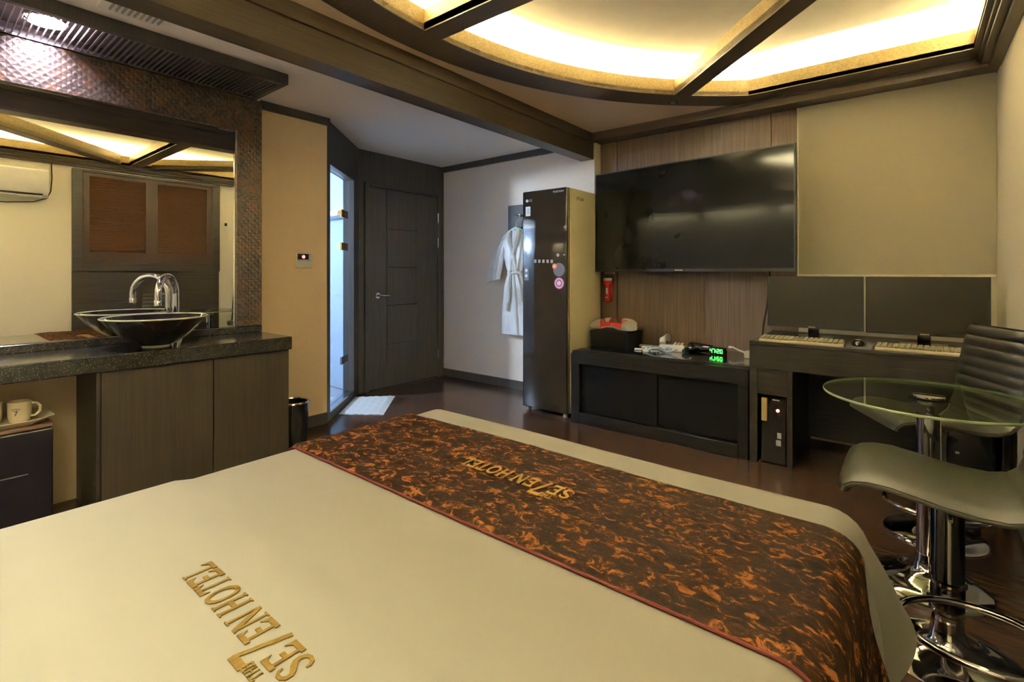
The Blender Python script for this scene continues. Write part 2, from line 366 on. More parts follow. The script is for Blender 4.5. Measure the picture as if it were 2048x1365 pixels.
# ---- wood panels and screen on the tv wall
for x0, x1 in ((-2.218, -2.055), (-2.048, -.803), (-.797, -.628)):
    obj('wood_panel', box(x0, x1, YT-.02, YT, .0, 2.36, bev=.002), tvwood, wall_front)
t = thing('roller_screen', 'large blank cream roller screen hanging right of the television', 'screen', (-.11, 4.04, 1.155))
bm = NB(); P = []
for a in range(13):
    z = 1.165+(2.36-1.165)*a/12
    P.append([(-.625+(1.02)*k/24, 4.045+.004*math.sin(k*.7)*math.sin(a*.4), z) for k in range(25)])
grid(bm, P); bmesh.ops.solidify(bm, geom=bm.faces[:], thickness=.002)
obj('cloth', bm, cream, t, True)
obj('side_edge', box(-.630, -.622, 4.035, 4.055, 1.158, 2.36, bev=.002), cream, t)
obj('bottom_bar', box(-.63, .395, 4.036, 4.054, 1.152, 1.168, bev=.003), cream, t)
# ================================================================== BATHROOM BEHIND THE GLASS
tag(obj('wall_bathroom_far', box(-5.5, -5.4, .9, 2.95, 0, 2.6), bath_tile), 'white bathroom wall', kind='structure')
tag(obj('wall_bathroom_side', box(-5.4, XE-.1, 2.84, 2.94, 0, 2.6), bath_tile), 'white tiled bathroom wall behind the glass door', kind='structure')
tag(obj('wall_bathroom_near', box(-5.4, XM-.3, .9, 1.0, 0, 2.6), bath_tile), 'white bathroom end wall', kind='structure')
tag(obj('wall_bathroom_inner', box(XB-.14, XB-.12, 1.0, 2.05, 0, 2.6), bath_tile), 'white bathroom inner wall', kind='structure')
tag(obj('ceiling_bathroom', box(-5.5, -4.40, .9, 2.95, 2.33, 2.38), white_ceil), 'white bathroom ceiling', kind='structure')
tag(obj('ceiling_bathroom_front', box(-4.40, -3.7, .9, 2.2, 2.33, 2.385), white_ceil), 'white bathroom ceiling near door', kind='structure')
tag(obj('floor_bathroom', poly(NB(), [(-5.4, 1.0), (-3.72, 1.0), (-3.72, 2.12), (-4.27, 2.80), (-5.4, 2.84)], 0, .004), bath_floor), 'grey bathroom floor', kind='structure')
t = thing('bathroom_wall_lamp', 'bright white lamp on the bathroom wall behind the glass', 'lamp', (-5.25, 1.12, 1.93))
obj('lamp_back', box(-5.40, -5.31, 1.08, 1.16, 1.93, 1.99, bev=.004), chrome, t)
obj('lamp_globe', lathe(NB(), [(0, -.10), (.05, -.087), (.087, -.05), (.10, 0), (.087, .05), (.05, .087), (0, .10)], (-5.22, 1.12, 1.965), 20), emitter('cool_lamp', BATH_COLOR, BATH_STRENGTH), t, True)
t = thing('bathroom_fill_panel', 'added flat fill panel under the bathroom ceiling', 'lamp', (-4.75, 2.3, 2.30))  # added panel that brightens the bathroom behind the glass
obj('housing', box(-4.93, -4.57, 2.12, 2.48, 2.305, 2.33, bev=.004), chrome, t)
obj('diffuser', box(-4.91, -4.59, 2.14, 2.46, 2.296, 2.305), emitter('cool_fill', BATH_COLOR, BATH_FILL), t)
t = thing('towel_shelf', 'chrome shelf with folded towel seen through the glass door', 'shelf', (-4.45, 2.80, 1.70))
for y in (2.74, 2.80): obj('rail', tube(NB(), [(-4.75, y, 1.74), (-4.32, y, 1.74)], .007), chrome, t)
obj('bracket', box(-4.74, -4.72, 2.735, 2.84, 1.72, 1.745), chrome, t)
tag(obj('folded_towel', box(-4.68, -4.40, 2.72, 2.82, 1.748, 1.80, bev=.02, seg=3), white_cl, smooth=True), 'folded white towel on the bathroom shelf', 'towel')
# glass door in the diagonal wall
d1 = thing('door_1', 'frameless glass bathroom door with square metal hinges', None, DW(.45, .03, 0)); d1['kind'] = 'structure'
bm = NB(); dbox(bm, .09, .62, .045, .055, .075, 2.04); obj('glass_pane', bm, door_glass, d1)
bm = NB(); dbox(bm, .63, .815, .045, .055, .075, 2.04); obj('side_pane', bm, door_glass, d1)
bm = NB(); dbox(bm, .085, .82, .0, .09, .06, .075); obj('sill', bm, steel, d1)
for z, m in ((1.71, brass), (1.416, brass), (.40, steel)):
    bm = NB(); dbox(bm, .52, .62, .030, .045, z-.033, z+.033); h = obj('hinge', bm, m, d1)
    bm = NB(); dbox(bm, .63, .73, .030, .045, z-.033, z+.033); obj('hinge_plate', bm, steel, h)
# entry door
d2 = thing('door_2', 'charcoal wood entry door with grooved panels and lever handle', None, (XE, 3.39, 0)); d2['kind'] = 'structure'
DX0, DX1 = XE-.03, XE+.006
bm = box(XE-.02, XE+.02, 2.885, 2.93, 0, 2.075, bev=.003); bx(bm, XE-.02, XE+.02, 3.848, 3.892, 0, 2.075, bev=.003); bx(bm, XE-.02, XE+.02, 2.93, 3.848, 2.04, 2.075, bev=.003)
obj('door_frame', bm, entrywood, d2)
obj('backing', box(DX0-.02, DX0, 2.93, 3.848, .01, 2.04), black_matte, d2)
obj('board', box(DX0, DX1, 2.932, 3.146, .012, 2.038, bev=.002), entrywood, d2)
obj('board', box(DX0, DX1, 3.552, 3.846, .012, 2.038, bev=.002), entrywood, d2)
zs = [.012, .447, .845, 1.238, 1.63, 2.038]
for a, b_ in zip(zs, zs[1:]): obj('board', box(DX0, DX1, 3.152, 3.549, a+.003, b_-.003, bev=.002), entrywood, d2)
h = obj('lever_handle', tube(NB(), [(DX1+.0, 3.035, .95), (DX1+.045, 3.035, .95), (DX1+.05, 3.05, .95), (DX1+.05, 3.15, .947)], [.010, .010, .011, .007], 12), steel, d2, True)
bm = NB(); disc(bm, (DX1+.004, 3.035, .95), .03, 'x', .01, 24); obj('rose', bm, steel, h)
for z in (1.80, 1.52, .26): obj('hinge', tube(NB(), [(DX1+.008, 3.849, z-.055), (DX1+.008, 3.849, z+.055)], .008, 8), steel, d2)
# ================================================================== RIGHT WALL: window, panelling, air conditioner (seen in the mirror)
wn = thing('window_1', 'dark framed window with red-brown louvred shutters', None, (XR, 1.95, 1.2)); wn['kind'] = 'structure'
bm = box(XR-.05, XR, 1.206, 1.294, 1.196, 2.33, bev=.004); bx(bm, XR-.05, XR, 2.60, 2.69, 1.196, 2.33, bev=.004)
bx(bm, XR-.05, XR, 1.294, 2.60, 1.196, 1.297, bev=.004); bx(bm, XR-.05, XR, 1.294, 2.60, 2.30, 2.33, bev=.004)
obj('window_frame', bm, paneldark, wn)
for y0, y1 in ((1.294, 1.937), (1.937, 2.60)):
    bm = box(XR-.035, XR-.005, y0, y0+.06, 1.297, 2.30); bx(bm, XR-.035, XR-.005, y1-.06, y1, 1.297, 2.30); bx(bm, XR-.035, XR-.005, y0+.06, y1-.06, 1.297, 1.41); bx(bm, XR-.035, XR-.005, y0+.06, y1-.06, 2.26, 2.30)
    sash = obj('shutter', bm, M('dark_shutter_frame', (.062, .034, .020), .45), wn)
    n = 30; src = None
    for k in range(n):
        z = 1.41+(2.26-1.41)*(k+.5)/n
        if src is None:
            bm = NB(); poly(bm, [(-.032, -.014), (-.028, -.016), (-.006, .014), (-.010, .016)], y0+.06, y1-.06, lambda a, b_, c: (XR+a, c, z+b_))
            src = obj('slat', bm, shutter_m, sash); z0 = z
        else:
            c = src.copy(); C.objects.link(c); c.location = src.location+Vector((0, 0, z-z0))
wp = tag(obj('wall_panelling', box(XR-.008, XR, 1.206, 2.69, .08, 1.196), paneldark), 'dark wood panelling below the window', kind='structure')
for z0, z1 in ((.1, .47), (.475, .84), (.845, 1.192)): obj('board', box(XR-.022, XR-.008, 1.208, 2.688, z0, z1, bev=.002), paneldark, wp)
t = thing('air_conditioner', 'white split air conditioner high on the right wall', 'air conditioner', (XR-.1, .6, 1.97))
bm = NB(); poly(bm, [(0, 1.97), (-.12, 1.965), (-.17, 1.985), (-.20, 2.04), (-.205, 2.18), (-.19, 2.235), (-.15, 2.255), (0, 2.255)], .17, .995, lambda a, b_, c: (XR+a, c, b_))
obj('body', bm, white_pl, t, 30)
obj('vane', box(XR-.176, XR-.13, .22, .95, 1.963, 1.978, bev=.004), white_pl, t)
obj('air_slot', box(XR-.186, XR-.165, .22, .95, 1.985, 1.999), black_matte, t)
pts = [(XR-.02, 1.04, 2.35), (XR-.02, 1.045, 2.2), (XR-.02, 1.035, 2.05), (XR-.03, 1.0, 1.97), (XR-.03, .9, 1.925), (XR-.03, .7, 1.90), (XR-.02, .4, 1.90), (XR-.01, .3, 1.93)]
obj('power_cord', tube(NB(), pts, .005, 6), black_matte, t, True, label='black cord looping below the unit')
t = thing('wall_hook', 'small metal hook on the cream right wall', 'hook', (XR, 2.78, 1.83))
obj('plate', box(XR-.008, XR, 2.765, 2.795, 1.81, 1.85, bev=.002), steel, t)
obj('prong', tube(NB(), [(XR-.008, 2.78, 1.835), (XR-.03, 2.78, 1.83), (XR-.035, 2.78, 1.85)], .004, 8), steel, t)
# ================================================================== VANITY
XS = XM+.0
t = thing('vanity_mirror', 'large wall mirror in bronze textured surround above the counter', 'mirror', (XM, .55, .79))
obj('mirror_glass', box(XM, XM+.008, YB, 1.362, .832, 2.09), mirror_m, t)
obj('surround', box(XM, XM+.028, 1.372, 1.53, .832, 2.324, bev=.002), bronze_m, t, label='bronze textured post right of the mirror')
obj('surround', box(XM, XM+.028, YB, 1.372, 2.098, 2.324, bev=.002), bronze_m, t, label='bronze textured header above the mirror')
obj('mirror_edge', box(XM, XM+.012, 1.362, 1.372, .832, 2.098), chrome, t)
obj('mirror_edge', box(XM, XM+.012, YB, 1.362, 2.09, 2.098), chrome, t)
t = thing('vanity_counter', 'black speckled granite counter with low upstand', 'counter', (-3.17, .55, .71))
obj('worktop', box(XM, -2.95, YB, 1.52, .712, .79, bev=.004), granite_m, t)
obj('upstand', box(XM, XM+.03, YB, 1.53, .79, .830, bev=.002), granite_m, t)
t = thing('vanity_cabinet', 'smoked wood two-door cabinet under the granite counter', 'cabinet', (-3.18, 1.06, 0))
obj('body', box(XM+.002, -2.995, .605, 1.512, .06, .712), darkwood, t)
obj('plinth', box(XM+.002, -3.03, .62, 1.50, 0, .06), black_matte, t)
obj('side_panel', box(XM+.002, -2.985, .59, .605, .0, .712), darkwood, t)
obj('door', box(-2.995, -2.976, .607, 1.088, .065, .708, bev=.002), cabinetwood, t)
obj('door', box(-2.995, -2.976, 1.093, 1.512, .065, .708, bev=.002), cabinetwood, t)
# light canopy with bronze louvres
t = thing('vanity_light_canopy', 'dark canopy with bronze louvre grille over the mirror', 'light fixture', (-3.15, .5, 2.33))
bm = box(-2.985, -2.95, YB, 1.497, 2.325, ZL-.001, bev=.002); bx(bm, XM, -2.985, 1.465, 1.497, 2.325, ZL-.001, bev=.002); bx(bm, XM, XM+.035, YB, 1.465, 2.331, ZL-.001)
obj('frame', bm, entrywood, t)
obj('top_plate', box(XM+.035, -2.985, YB, 1.465, 2.383, ZL-.001), entrywood, t)
obj('grille_edge', box(XM+.035, XM+.041, YB, 1.465, 2.326, 2.336), bronze_slat, t)
obj('grille_edge', box(-2.991, -2.985, YB, 1.465, 2.326, 2.336), bronze_slat, t)
n = 76; src = None
for k in range(n):
    y = -.44+1.90*k/(n-1)
    if src is None:
        src = obj('slat', box(XM+.041, -2.991, y-.0015, y+.0015, 2.328, 2.341), bronze_slat, t); y0 = y
    else:
        c = src.copy(); C.objects.link(c); c.location = src.location+Vector((0, y-y0, 0))
lamp = obj('downlight', lathe(NB(), [(.075, -.022), (.085, -.022), (.085, 0), (.0, 0)], (-3.17, .44, 2.383), 28, cap=False), chrome, t)
obj('bulb', lathe(NB(), [(0, -.020), (.06, -.018), (.07, -.012), (.07, -.002)], (-3.17, .44, 2.383), 24, cap=False), emitter('violet_white_lamp', VANITY_COLOR, VANITY_STRENGTH), lamp, True)
# sink bowl and faucet
t = thing('vessel_sink', 'dark red-black glass vessel sink on the counter', 'sink', (-3.13, .866, .79))
prof = [(.0, .006), (.06, .004), (.085, .016), (.14, .050), (.19, .098), (.232, .150), (.236, .154), (.233, .157), (.226, .152), (.183, .104), (.13, .060), (.075, .030), (0, .024)]
obj('bowl', lathe(NB(), prof, (-3.13, .866, .79), 56), bowl_m, t, 50)
obj('rim', tube(NB(), [(-3.13+.2345*math.cos(2*PI*i/56), .866+.2345*math.sin(2*PI*i/56), .79+.155) for i in range(56)], .0045, 8, closed=True), bowl_rim, t, True, label='pale glass rim')
obj('foot_ring', lathe(NB(), [(.05, 0), (.062, 0), (.062, .008), (.05, .008), (.05, 0)], (-3.13, .866, .79), 32, cap=False), bowl_rim, t)
t = thing('faucet', 'tall chrome gooseneck faucet behind the vessel sink', 'faucet', (-3.335, 1.02, .79))
p0 = Vector((-3.335, 1.02, 0)); p1 = Vector((-3.165, .885, 0)); dd = (p1-p0); R = dd.length/2; dd.normalize()
pts = [p0+Vector((0, 0, .80)), p0+Vector((0, 0, .95)), p0+Vector((0, 0, 1.16-R))]
for i in range(1, 15):
    a = PI*i/14*.97; pts.append(p0+dd*(R-R*math.cos(a))+Vector((0, 0, 1.16-R+R*math.sin(a))))
pts.append(pts[-1]+Vector((0, 0, -.03)))
pts = [tuple(p) for p in pts]
obj('spout', tube(NB(), pts, [.019]*3+[.019-.003*i/15 for i in range(len(pts)-3)], 16), chrome, t, True)
e = Vector(pts[-1]); obj('aerator', lathe(NB(), [(.016, 0), (.0175, -.002), (.0175, -.03), (.012, -.032), (0, -.030)], tuple(e), 20), chrome, t, True)
obj('base', lathe(NB(), [(.034, 0), (.034, .008), (.026, .014), (.022, .03), (.020, .05)], (p0.x, p0.y, .79), 24), chrome, t, True)
obj('lever', tube(NB(), [(-3.335, 1.045, .845), (-3.335, 1.085, .86), (-3.332, 1.12, .872)], [.008, .007, .006], 10), chrome, t, True)
# waste bin
t = thing('waste_bin', 'round black bin with chrome rim beside the vanity', 'bin', (-3.33, 1.72, 0))
obj('body', lathe(NB(), [(0, .004), (.085, .0), (.09, .01), (.105, .285), (.098, .285), (.083, .02), (0, .02)], (-3.33, 1.72, 0), 36), bin_m, t, 50)
obj('rim', tube(NB(), [(-3.33+.103*math.cos(2*PI*i/36), 1.72+.103*math.sin(2*PI*i/36), .288) for i in range(36)], .009, 8, closed=True), chrome, t, True)
# mini fridge, tray, mugs
t = thing('mini_fridge', 'small black fridge under the granite counter', 'fridge', (-3.2, .2, 0))
obj('body', box(-3.385, -3.03, -.04, .44, .02, .50, bev=.006), fridge_m, t)
obj('door', box(-3.03, -2.995, -.04, .442, .03, .488, bev=.008, seg=2), fridge_m, t)
obj('top_trim', box(-3.385, -2.995, -.04, .442, .49, .508, bev=.004), M('bronze_trim', (.22, .14, .09), .35, .3), t)
obj('door_crease', box(-2.996, -2.993, .05, .36, .30, .304), print_grey, t)
for x in (-3.36, -3.05):
    for y in (0, .40): obj('foot', lathe(NB(), [(.015, 0), (.015, .02)], (x, y, 0), 12), black_matte, t)
t = thing('serving_tray', 'cream octagonal tray on the mini fridge', 'tray', (-3.13, .24, .508))
def octa(x0, x1, y0, y1, c): return [(x0+c, y0), (x1-c, y0), (x1, y0+c), (x1, y1-c), (x1-c, y1), (x0+c, y1), (x0, y1-c), (x0, y0+c)]
A, B = octa(-3.26, -3.02, .05, .42, .05), octa(-3.29, -2.99, .02, .455, .06)
bm = NB(); va = [bm.verts.new((x, y, .508)) for x, y in A]; vb = [bm.verts.new((x, y, .532)) for x, y in B]; vc = [bm.verts.new((x*.985-.0469, y*.985+.0036, .534)) for x, y in B]; vd = [bm.verts.new((x*.97-.094, y*.97+.007, .514)) for x, y in A]
for L1, L2 in ((va, vb), (vb, vc), (vc, vd)):
    for i in range(8): bm.faces.new((L1[i], L1[(i+1) % 8], L2[(i+1) % 8], L2[i]))
bm.faces.new(va); bm.faces.new(vd); obj('tray_body', bm, ceramic, t)
def mug(loc, rz, label, mark):
    t = thing('mug', label, 'mug', loc, rz, 'mugs on the tray', local=True)
    obj('cup', lathe(NB(), [(0, .0), (.030, 0), (.034, .004), (.039, .03), (.041, .092), (.038, .092), (.036, .03), (.03, .008), (0, .007)], n=32), ceramic, t, 50)
    obj('handle', tube(NB(), [(.036, 0, .078), (.055, 0, .078), (.068, 0, .062), (.066, 0, .038), (.050, 0, .022), (.036, 0, .022)], .0055, 8), ceramic, t, True)
    if mark:
        def cyl(x, y, z, zc): a = -PI/2+x/.041-.15; r = .0412+z; return (r*math.cos(a), r*math.sin(a), zc+y)
        obj('lettering', text_bm('SE7EN', .011, lambda x, y, z: cyl(x, y, z, .062), .0002), print_dark, t)
        obj('lettering', text_bm('7', .030, lambda x, y, z: cyl(x, y, z, .044), .0002), print_dark, t)
mug((-3.10, .345, .5147), math.radians(75), 'cream mug with dark printed lettering and handle on tray', True)
mug((-3.13, .255, .5147), math.radians(200), 'plain cream mug cut by the left picture edge', False)
# thermostat
t = thing('thermostat', 'small white wall controller with red light on peach wall', 'thermostat', (XB, 1.925, 1.215))
obj('case', box(XB, XB+.022, 1.863, 1.985, 1.215, 1.333, bev=.004, seg=2), white_pl, t)
obj('display', box(XB+.021, XB+.0235, 1.87, 1.955, 1.28, 1.322), black_gloss, t)
bm = NB(); disc(bm, (XB+.024, 1.915, 1.300), .012, 'x', .003); obj('indicator', bm, led_red, t)
obj('flap_line', box(XB+.0215, XB+.0228, 1.868, 1.98, 1.272, 1.275), grey_pl, t)
# bath mat
t = Vector((-3.77, 2.63))
bm = NB(); Q = [Vector((-3.70, 2.30)), Vector((-4.10, 2.72)), Vector((-3.835, 2.99)), Vector((-3.40, 2.53))]; P = []
for i in range(19):
    row = []
    for k in range(19):
        a, c = i/18, k/18; p = (Q[0]*(1-a)+Q[1]*a)*(1-c)+(Q[3]*(1-a)+Q[2]*a)*c
        e = min(a, 1-a, c, 1-c); row.append((p.x, p.y, .004+.010*min(1, e*12)+.0022*math.sin(k*2.1)+.0015*math.sin(i*1.7+k)))
    P.append(row)
grid(bm, P); bmesh.ops.solidify(bm, geom=bm.faces[:], thickness=.003)
tag(obj('bath_mat', bm, M('white_mat', (.80, .82, .84), .9, scale=(120, 120, 120), bump=.3), smooth=True), 'white towelling bath mat by the glass door', 'mat')
# ceiling vent and smoke detector
t = thing('ceiling_vent', 'square white ceiling vent beside the wood beam', 'vent', (-2.72, .70, ZL-.015))
obj('frame', box(-2.86, -2.60, .56, .84, ZL-.012, ZL, bev=.004), white_pl, t)
for k in range(9): obj('slat', box(-2.82, -2.64, .60+k*.023, .608+k*.023, ZL-.02, ZL-.011), grey_pl, t)
t = thing('smoke_detector', 'small round chrome detector on the peach ceiling', 'detector', (-1.34, 3.53, ZC-.02))
obj('body', lathe(NB(), [(.04, 0), (.04, -.006), (.032, -.012), (.026, -.012)], (-1.34, 3.53, ZC), 24), steel, t, True)
obj('cap', lathe(NB(), [(.022, -.012), (.018, -.022), (0, -.024)], (-1.34, 3.53, ZC), 20, cap=False), grey_pl, t, True)
# ================================================================== ROBE, HANGER, HOOK BOARD
t = thing('coat_hook_board', 'black board with chrome hook behind the robe', 'hook rack', (-3.1, YR, 1.45))
obj('board', box(-3.215, -2.80, YR-.018, YR, 1.42, 1.865, bev=.003), M('black_board', (.010, .010, .013), .4, spec=.2), t)
obj('hook', tube(NB(), [(-3.06, YR-.018, 1.755), (-3.06, YR-.07, 1.752), (-3.06, YR-.085, 1.765)], .006, 10), chrome, t, True)
obj('hook_knob', box(-3.075, -3.048, YR-.03, YR-.018, 1.742, 1.772, bev=.004), white_pl, t)
t = thing('coat_hanger', 'pale green plastic hanger holding the robe', 'hanger', (-3.07, 3.885, 1.55))
obj('bar', tube(NB(), [(-3.24, 3.885, 1.545), (-3.14, 3.885, 1.600), (-3.07, 3.885, 1.628), (-3.0, 3.885, 1.600), (-2.90, 3.885, 1.545)], [.012, .017, .022, .017, .012], 10), M('pale_green_plastic', (.50, .66, .60), .4), t, True)
obj('wire_hook', tube(NB(), [(-3.07, 3.885, 1.64), (-3.07, 3.885, 1.69), (-3.055, 3.885, 1.715), (-3.05, 3.885, 1.735), (-3.06, 3.885, 1.758), (-3.078, 3.885, 1.765), (-3.095, 3.885, 1.75)], .0035, 8), chrome, t, True)
t = thing('bathrobe', 'short white satin robe tied at waist hanging on wall', 'robe', (-3.07, 3.87, .56))
def cloth_tube(secs, n=56, fold=.010, nf=9, ph=0):
    """secs: (cx, cy, z, half width, half depth, fold strength)"""
    bm = NB(); P = []
    for cx, cy, z, a, b_, f in secs:
        row = []
        for k in range(n+1):
            th = 2*PI*k/n; w_ = 1+1.7*f*math.sin(nf*th+ph+z*3)+f*math.sin((nf+4)*th+z*7)
            row.append((cx+a*w_*math.cos(th), cy+b_*w_*math.sin(th), z))
        P.append(row)
    grid(bm, P); bmesh.ops.remove_doubles(bm, verts=bm.verts, dist=1e-5); return bm
rc = -3.07
secs = [(rc, 3.875, .565, .155, .040, .16), (rc, 3.875, .60, .152, .040, .15), (rc, 3.875, .75, .143, .040, .14), (rc, 3.875, .90, .130, .038, .13), (rc-.004, 3.875, 1.05, .108, .036, .12), (rc-.008, 3.872, 1.14, .082, .034, .10),
        (rc-.010, 3.872, 1.18, .070, .033, .08), (rc-.006, 3.872, 1.23, .088, .036, .10), (rc, 3.872, 1.33, .118, .038, .08), (rc, 3.874, 1.43, .155, .036, .05), (rc, 3.878, 1.50, .185, .032, .03), (rc, 3.882, 1.545, .165, .028, .02), (rc, 3.885, 1.585, .105, .024, 0), (rc, 3.887, 1.605, .065, .020, 0)]
obj('robe_body', cloth_tube(secs), satin, t, True)
for sg in (-1, 1):
    path = [(.150, 1.50, .045), (.185, 1.44, .062), (.215, 1.36, .072), (.245, 1.26, .080), (.27, 1.17, .086), (.283, 1.115, .088)]
    secs = [(rc+sg*x, 3.878-.012*i/5, z, wv, .026, .06) for i, (x, z, wv) in enumerate(path)]
    bm = cloth_tube(secs, 32, nf=5, ph=1+sg)
    for v in bm.verts: v.co.z += -sg*(v.co.x-(rc+sg*.2))*.35*max(0, (1.5-v.co.z))*1.5
    obj('sleeve', bm, satin, t, True)
    pts = [(rc+sg*.055, 3.862, 1.605), (rc+sg*.060, 3.842, 1.56), (rc+sg*.045, 3.834, 1.48), (rc+sg*.012, 3.832, 1.40), (rc-sg*.020, 3.833, 1.30), (rc-sg*.035, 3.834, 1.20)]
    obj('collar', tube(NB(), pts, [.012, .02, .021, .019, .016, .010], 8), satin, t, True)
pts = [(rc-.008+.078*math.cos(2*PI*i/24), 3.872+.040*math.sin(2*PI*i/24), 1.18+.006*math.sin(i)) for i in range(24)]
belt = obj('belt', tube(NB(), pts, .015, 8, closed=True), satin, t, True)
obj('knot', lathe(NB(), [(0, -.022), (.016, -.018), (.022, 0), (.016, .018), (0, .022)], (rc-.03, 3.828, 1.185), 14), satin, belt, True)
for dx, z1 in ((-.045, .80), (-.02, .88)): obj('belt_end', tube(NB(), [(rc-.03, 3.825, 1.18), (rc-.035+dx*.3, 3.818, 1.08), (rc-.03+dx*.6, 3.820, .96), (rc-.03+dx, 3.822, z1)], [.009, .012, .013, .012], 8), satin, belt, True)
# ================================================================== CLOTHES STEAMER CABINET
SX0, SX1, SY0, SY1, SZ = -2.605, -2.152, 3.385, 3.93, 1.875
t = thing('clothes_steamer', 'tall clothes care cabinet with black glass door and champagne side', 'appliance', ((SX0+SX1)/2, 3.65, 0))
obj('body', box(SX0+.004, SX1, SY0+.05, SY1, .03, SZ, bev=.008, seg=2), stylergold, t, 40)
door = obj('door', box(SX0, SX1-.004, SY0, SY0+.022, .035, SZ, bev=.010, seg=3), M('smoked_glass_door', (.026, .020, .015), .06, spec=.35), t, 40)
obj('door_edge', box(SX0+.006, SX1-.002, SY0+.022, SY0+.048, .035, SZ-.002, bev=.004), champagne, t)
for x in (SX0+.04, SX1-.04):
    for y in (SY0+.04, SY1-.06): obj('foot', lathe(NB(), [(.02, 0), (.02, .036)], (x, y, 0), 14), grey_pl, t)
fy = lambda cx, cz: (lambda x, y, z: (cx+x, SY0-.0008-z, cz+y))
obj('lettering', text_bm('LG', .030, fy(SX0+.085, 1.795), .0003), print_white, door)
bm = NB(); disc(bm, (SX0+.05, SY0-.001, 1.795), .013, 'y', .0016); obj('logo_disc', bm, print_white, door)
obj('lettering', text_bm('TRUESTEAM', .020, fy(SX1-.085, 1.845), .0003), print_white, door)
obj('energy_label', box(SX0+.035, SX0+.085, SY0-.0014, SY0-.0002, 1.665, 1.745), print_white, door)
obj('energy_label_mark', box(SX0+.055, SX0+.066, SY0-.0022, SY0-.0012, 1.68, 1.73), M('pale_blue_print', (.2, .45, .62), .5), door)
for k in range(5): obj('icon', box(SX0+.125+k*.042, SX0+.148+k*.042, SY0-.0012, SY0-.0002, 1.265-.001*k, 1.292-.001*k), grey_pl, door)
for dx, dz, s_ in ((.022, 1.318, .008), (.068, 1.325, .014), (.365, 1.325, .014), (.425, 1.325, .007)):
    bm = NB(); disc(bm, (SX0+dx, SY0-.001, dz), s_, 'y', .0014); obj('icon', bm, grey_pl, door)
obj('notice_label', box(SX0+.020, SX0+.066, SY0-.0014, SY0-.0002, 1.115, 1.225), M('slate_print', (.10, .11, .14), .4), door)
for z in (1.20, 1.155):
    bm = NB(); disc(bm, (SX0+.042, SY0-.0018, z), .014, 'y', .0012, 8); obj('notice_mark', bm, print_white, door)
cx = SX1-.078
bm = NB(); disc(bm, (cx, SY0-.0010, 1.205), .056, 'y', .0012, 32); obj('round_sticker', bm, print_grey, door, label='dark round sticker')
bm = NB(); disc(bm, (cx-.042, SY0-.0022, 1.233), .023, 'y', .0012, 24); obj('round_sticker', bm, print_orange, door, label='small orange round sticker')
bm = NB(); disc(bm, (cx-.042, SY0-.0032, 1.233), .009, 'y', .0012, 12); obj('sticker_mark', bm, print_white, door)
for r_, m, o_ in ((.047, print_pink, 0), (.040, print_white, .0010), (.033, print_pink, .0020), (.018, print_white, .0030)):
    bm = NB(); disc(bm, (cx+.002, SY0-.0010-o_, 1.095), r_, 'y', .0012, 32); obj('round_sticker', bm, m, door, label='pink and white round sticker')
fx = lambda cy, cz: (lambda x, y, z: (SX1+.0006+z, cy+x, cz+y))
obj('lettering', text_bm('STYLER', .036, fx(SY0+.20, 1.795), .0003), print_dark, t)
# ================================================================== TELEVISION
t = thing('television', 'large black flat television on the wood panelled wall', 'television', (-1.366, 3.795, 1.19), -math.radians(4.9), local=True)
TW, TH = 1.566, .848
obj('screen', box(-TW/2+.008, TW/2-.008, -.022, -.010, .022, TH-.008), tv_black, t)
bm = NB()
for x0, x1, z0, z1 in ((-TW/2, -TW/2+.008, 0, TH), (TW/2-.008, TW/2, 0, TH), (-TW/2+.008, TW/2-.008, TH-.008, TH), (-TW/2+.008, TW/2-.008, 0, .022)): bx(bm, x0, x1, -.026, .0, z0, z1)
obj('bezel', bm, black_matte, t)
obj('back_case', box(-TW/2+.003, TW/2-.003, -.010, .028, .003, TH-.003, bev=.004), black_matte, t)
obj('wall_mount', box(-.2, .2, .028, .20, .3, .55), black_matte, t)
obj('lettering', text_bm('SAMSUNG', .014, lambda x, y, z: (x-.02, -.0268-z, .010+y), .0003), print_white, t)
tag(obj('television_cable', tube(NB(), [(-.76, 3.80, 1.20), (-.775, 3.88, 1.10), (-.80, 3.93, .95), (-.83, 3.95, .80), (-.835, 3.93, .70), (-.835, 3.88, .60), (-.85, 3.84, .575)], .006, 8), black_matte, smooth=True), 'black cable hanging from the television to the console', 'cable')
# ================================================================== CONSOLE
X0, X1, YF, ZT = -2.095, -.792, 3.35, .568
t = thing('tv_console', 'low black oak console below the television', 'console', ((X0+X1)/2, 3.7, 0))
bm = NB(); poly(bm, [(X0+.02, ZT), (X1, ZT), (X1, ZT-.10), (X0, ZT-.10), (X0, ZT-.035)], YF, YT-.02, lambda a, b_, c: (a, c, b_))
obj('top_board', bm, blackwood, t)
obj('glossy_top', box(X0+.025, X1, YF+.10, YT-.021, ZT, ZT+.003), blackwood_gloss, t)
obj('side_panel', box(X0, X0+.075, YF, YT-.02, 0, ZT-.10, bev=.003), blackwood, t)
obj('side_panel', box(X1-.06, X1, YF, YT-.02, 0, ZT-.10, bev=.003), blackwood, t)
obj('bottom_board', box(X0+.075, X1-.06, YF, YT-.02, 0, .085, bev=.003), blackwood, t)
obj('back_panel', box(X0+.075, X1-.06, YF+.25, YF+.27, .085, ZT-.10), blackwood, t)
door_black = M('black_door', (.006, .006, .007), .3, spec=.2)
obj('door', box(X0+.077, -1.40, YF+.03, YF+.05, .088, ZT-.103, bev=.002), door_black, t)
obj('door', box(-1.396, X1-.062, YF+.045, YF+.065, .088, ZT-.103, bev=.002), door_black, t)
ZK = ZT+.003
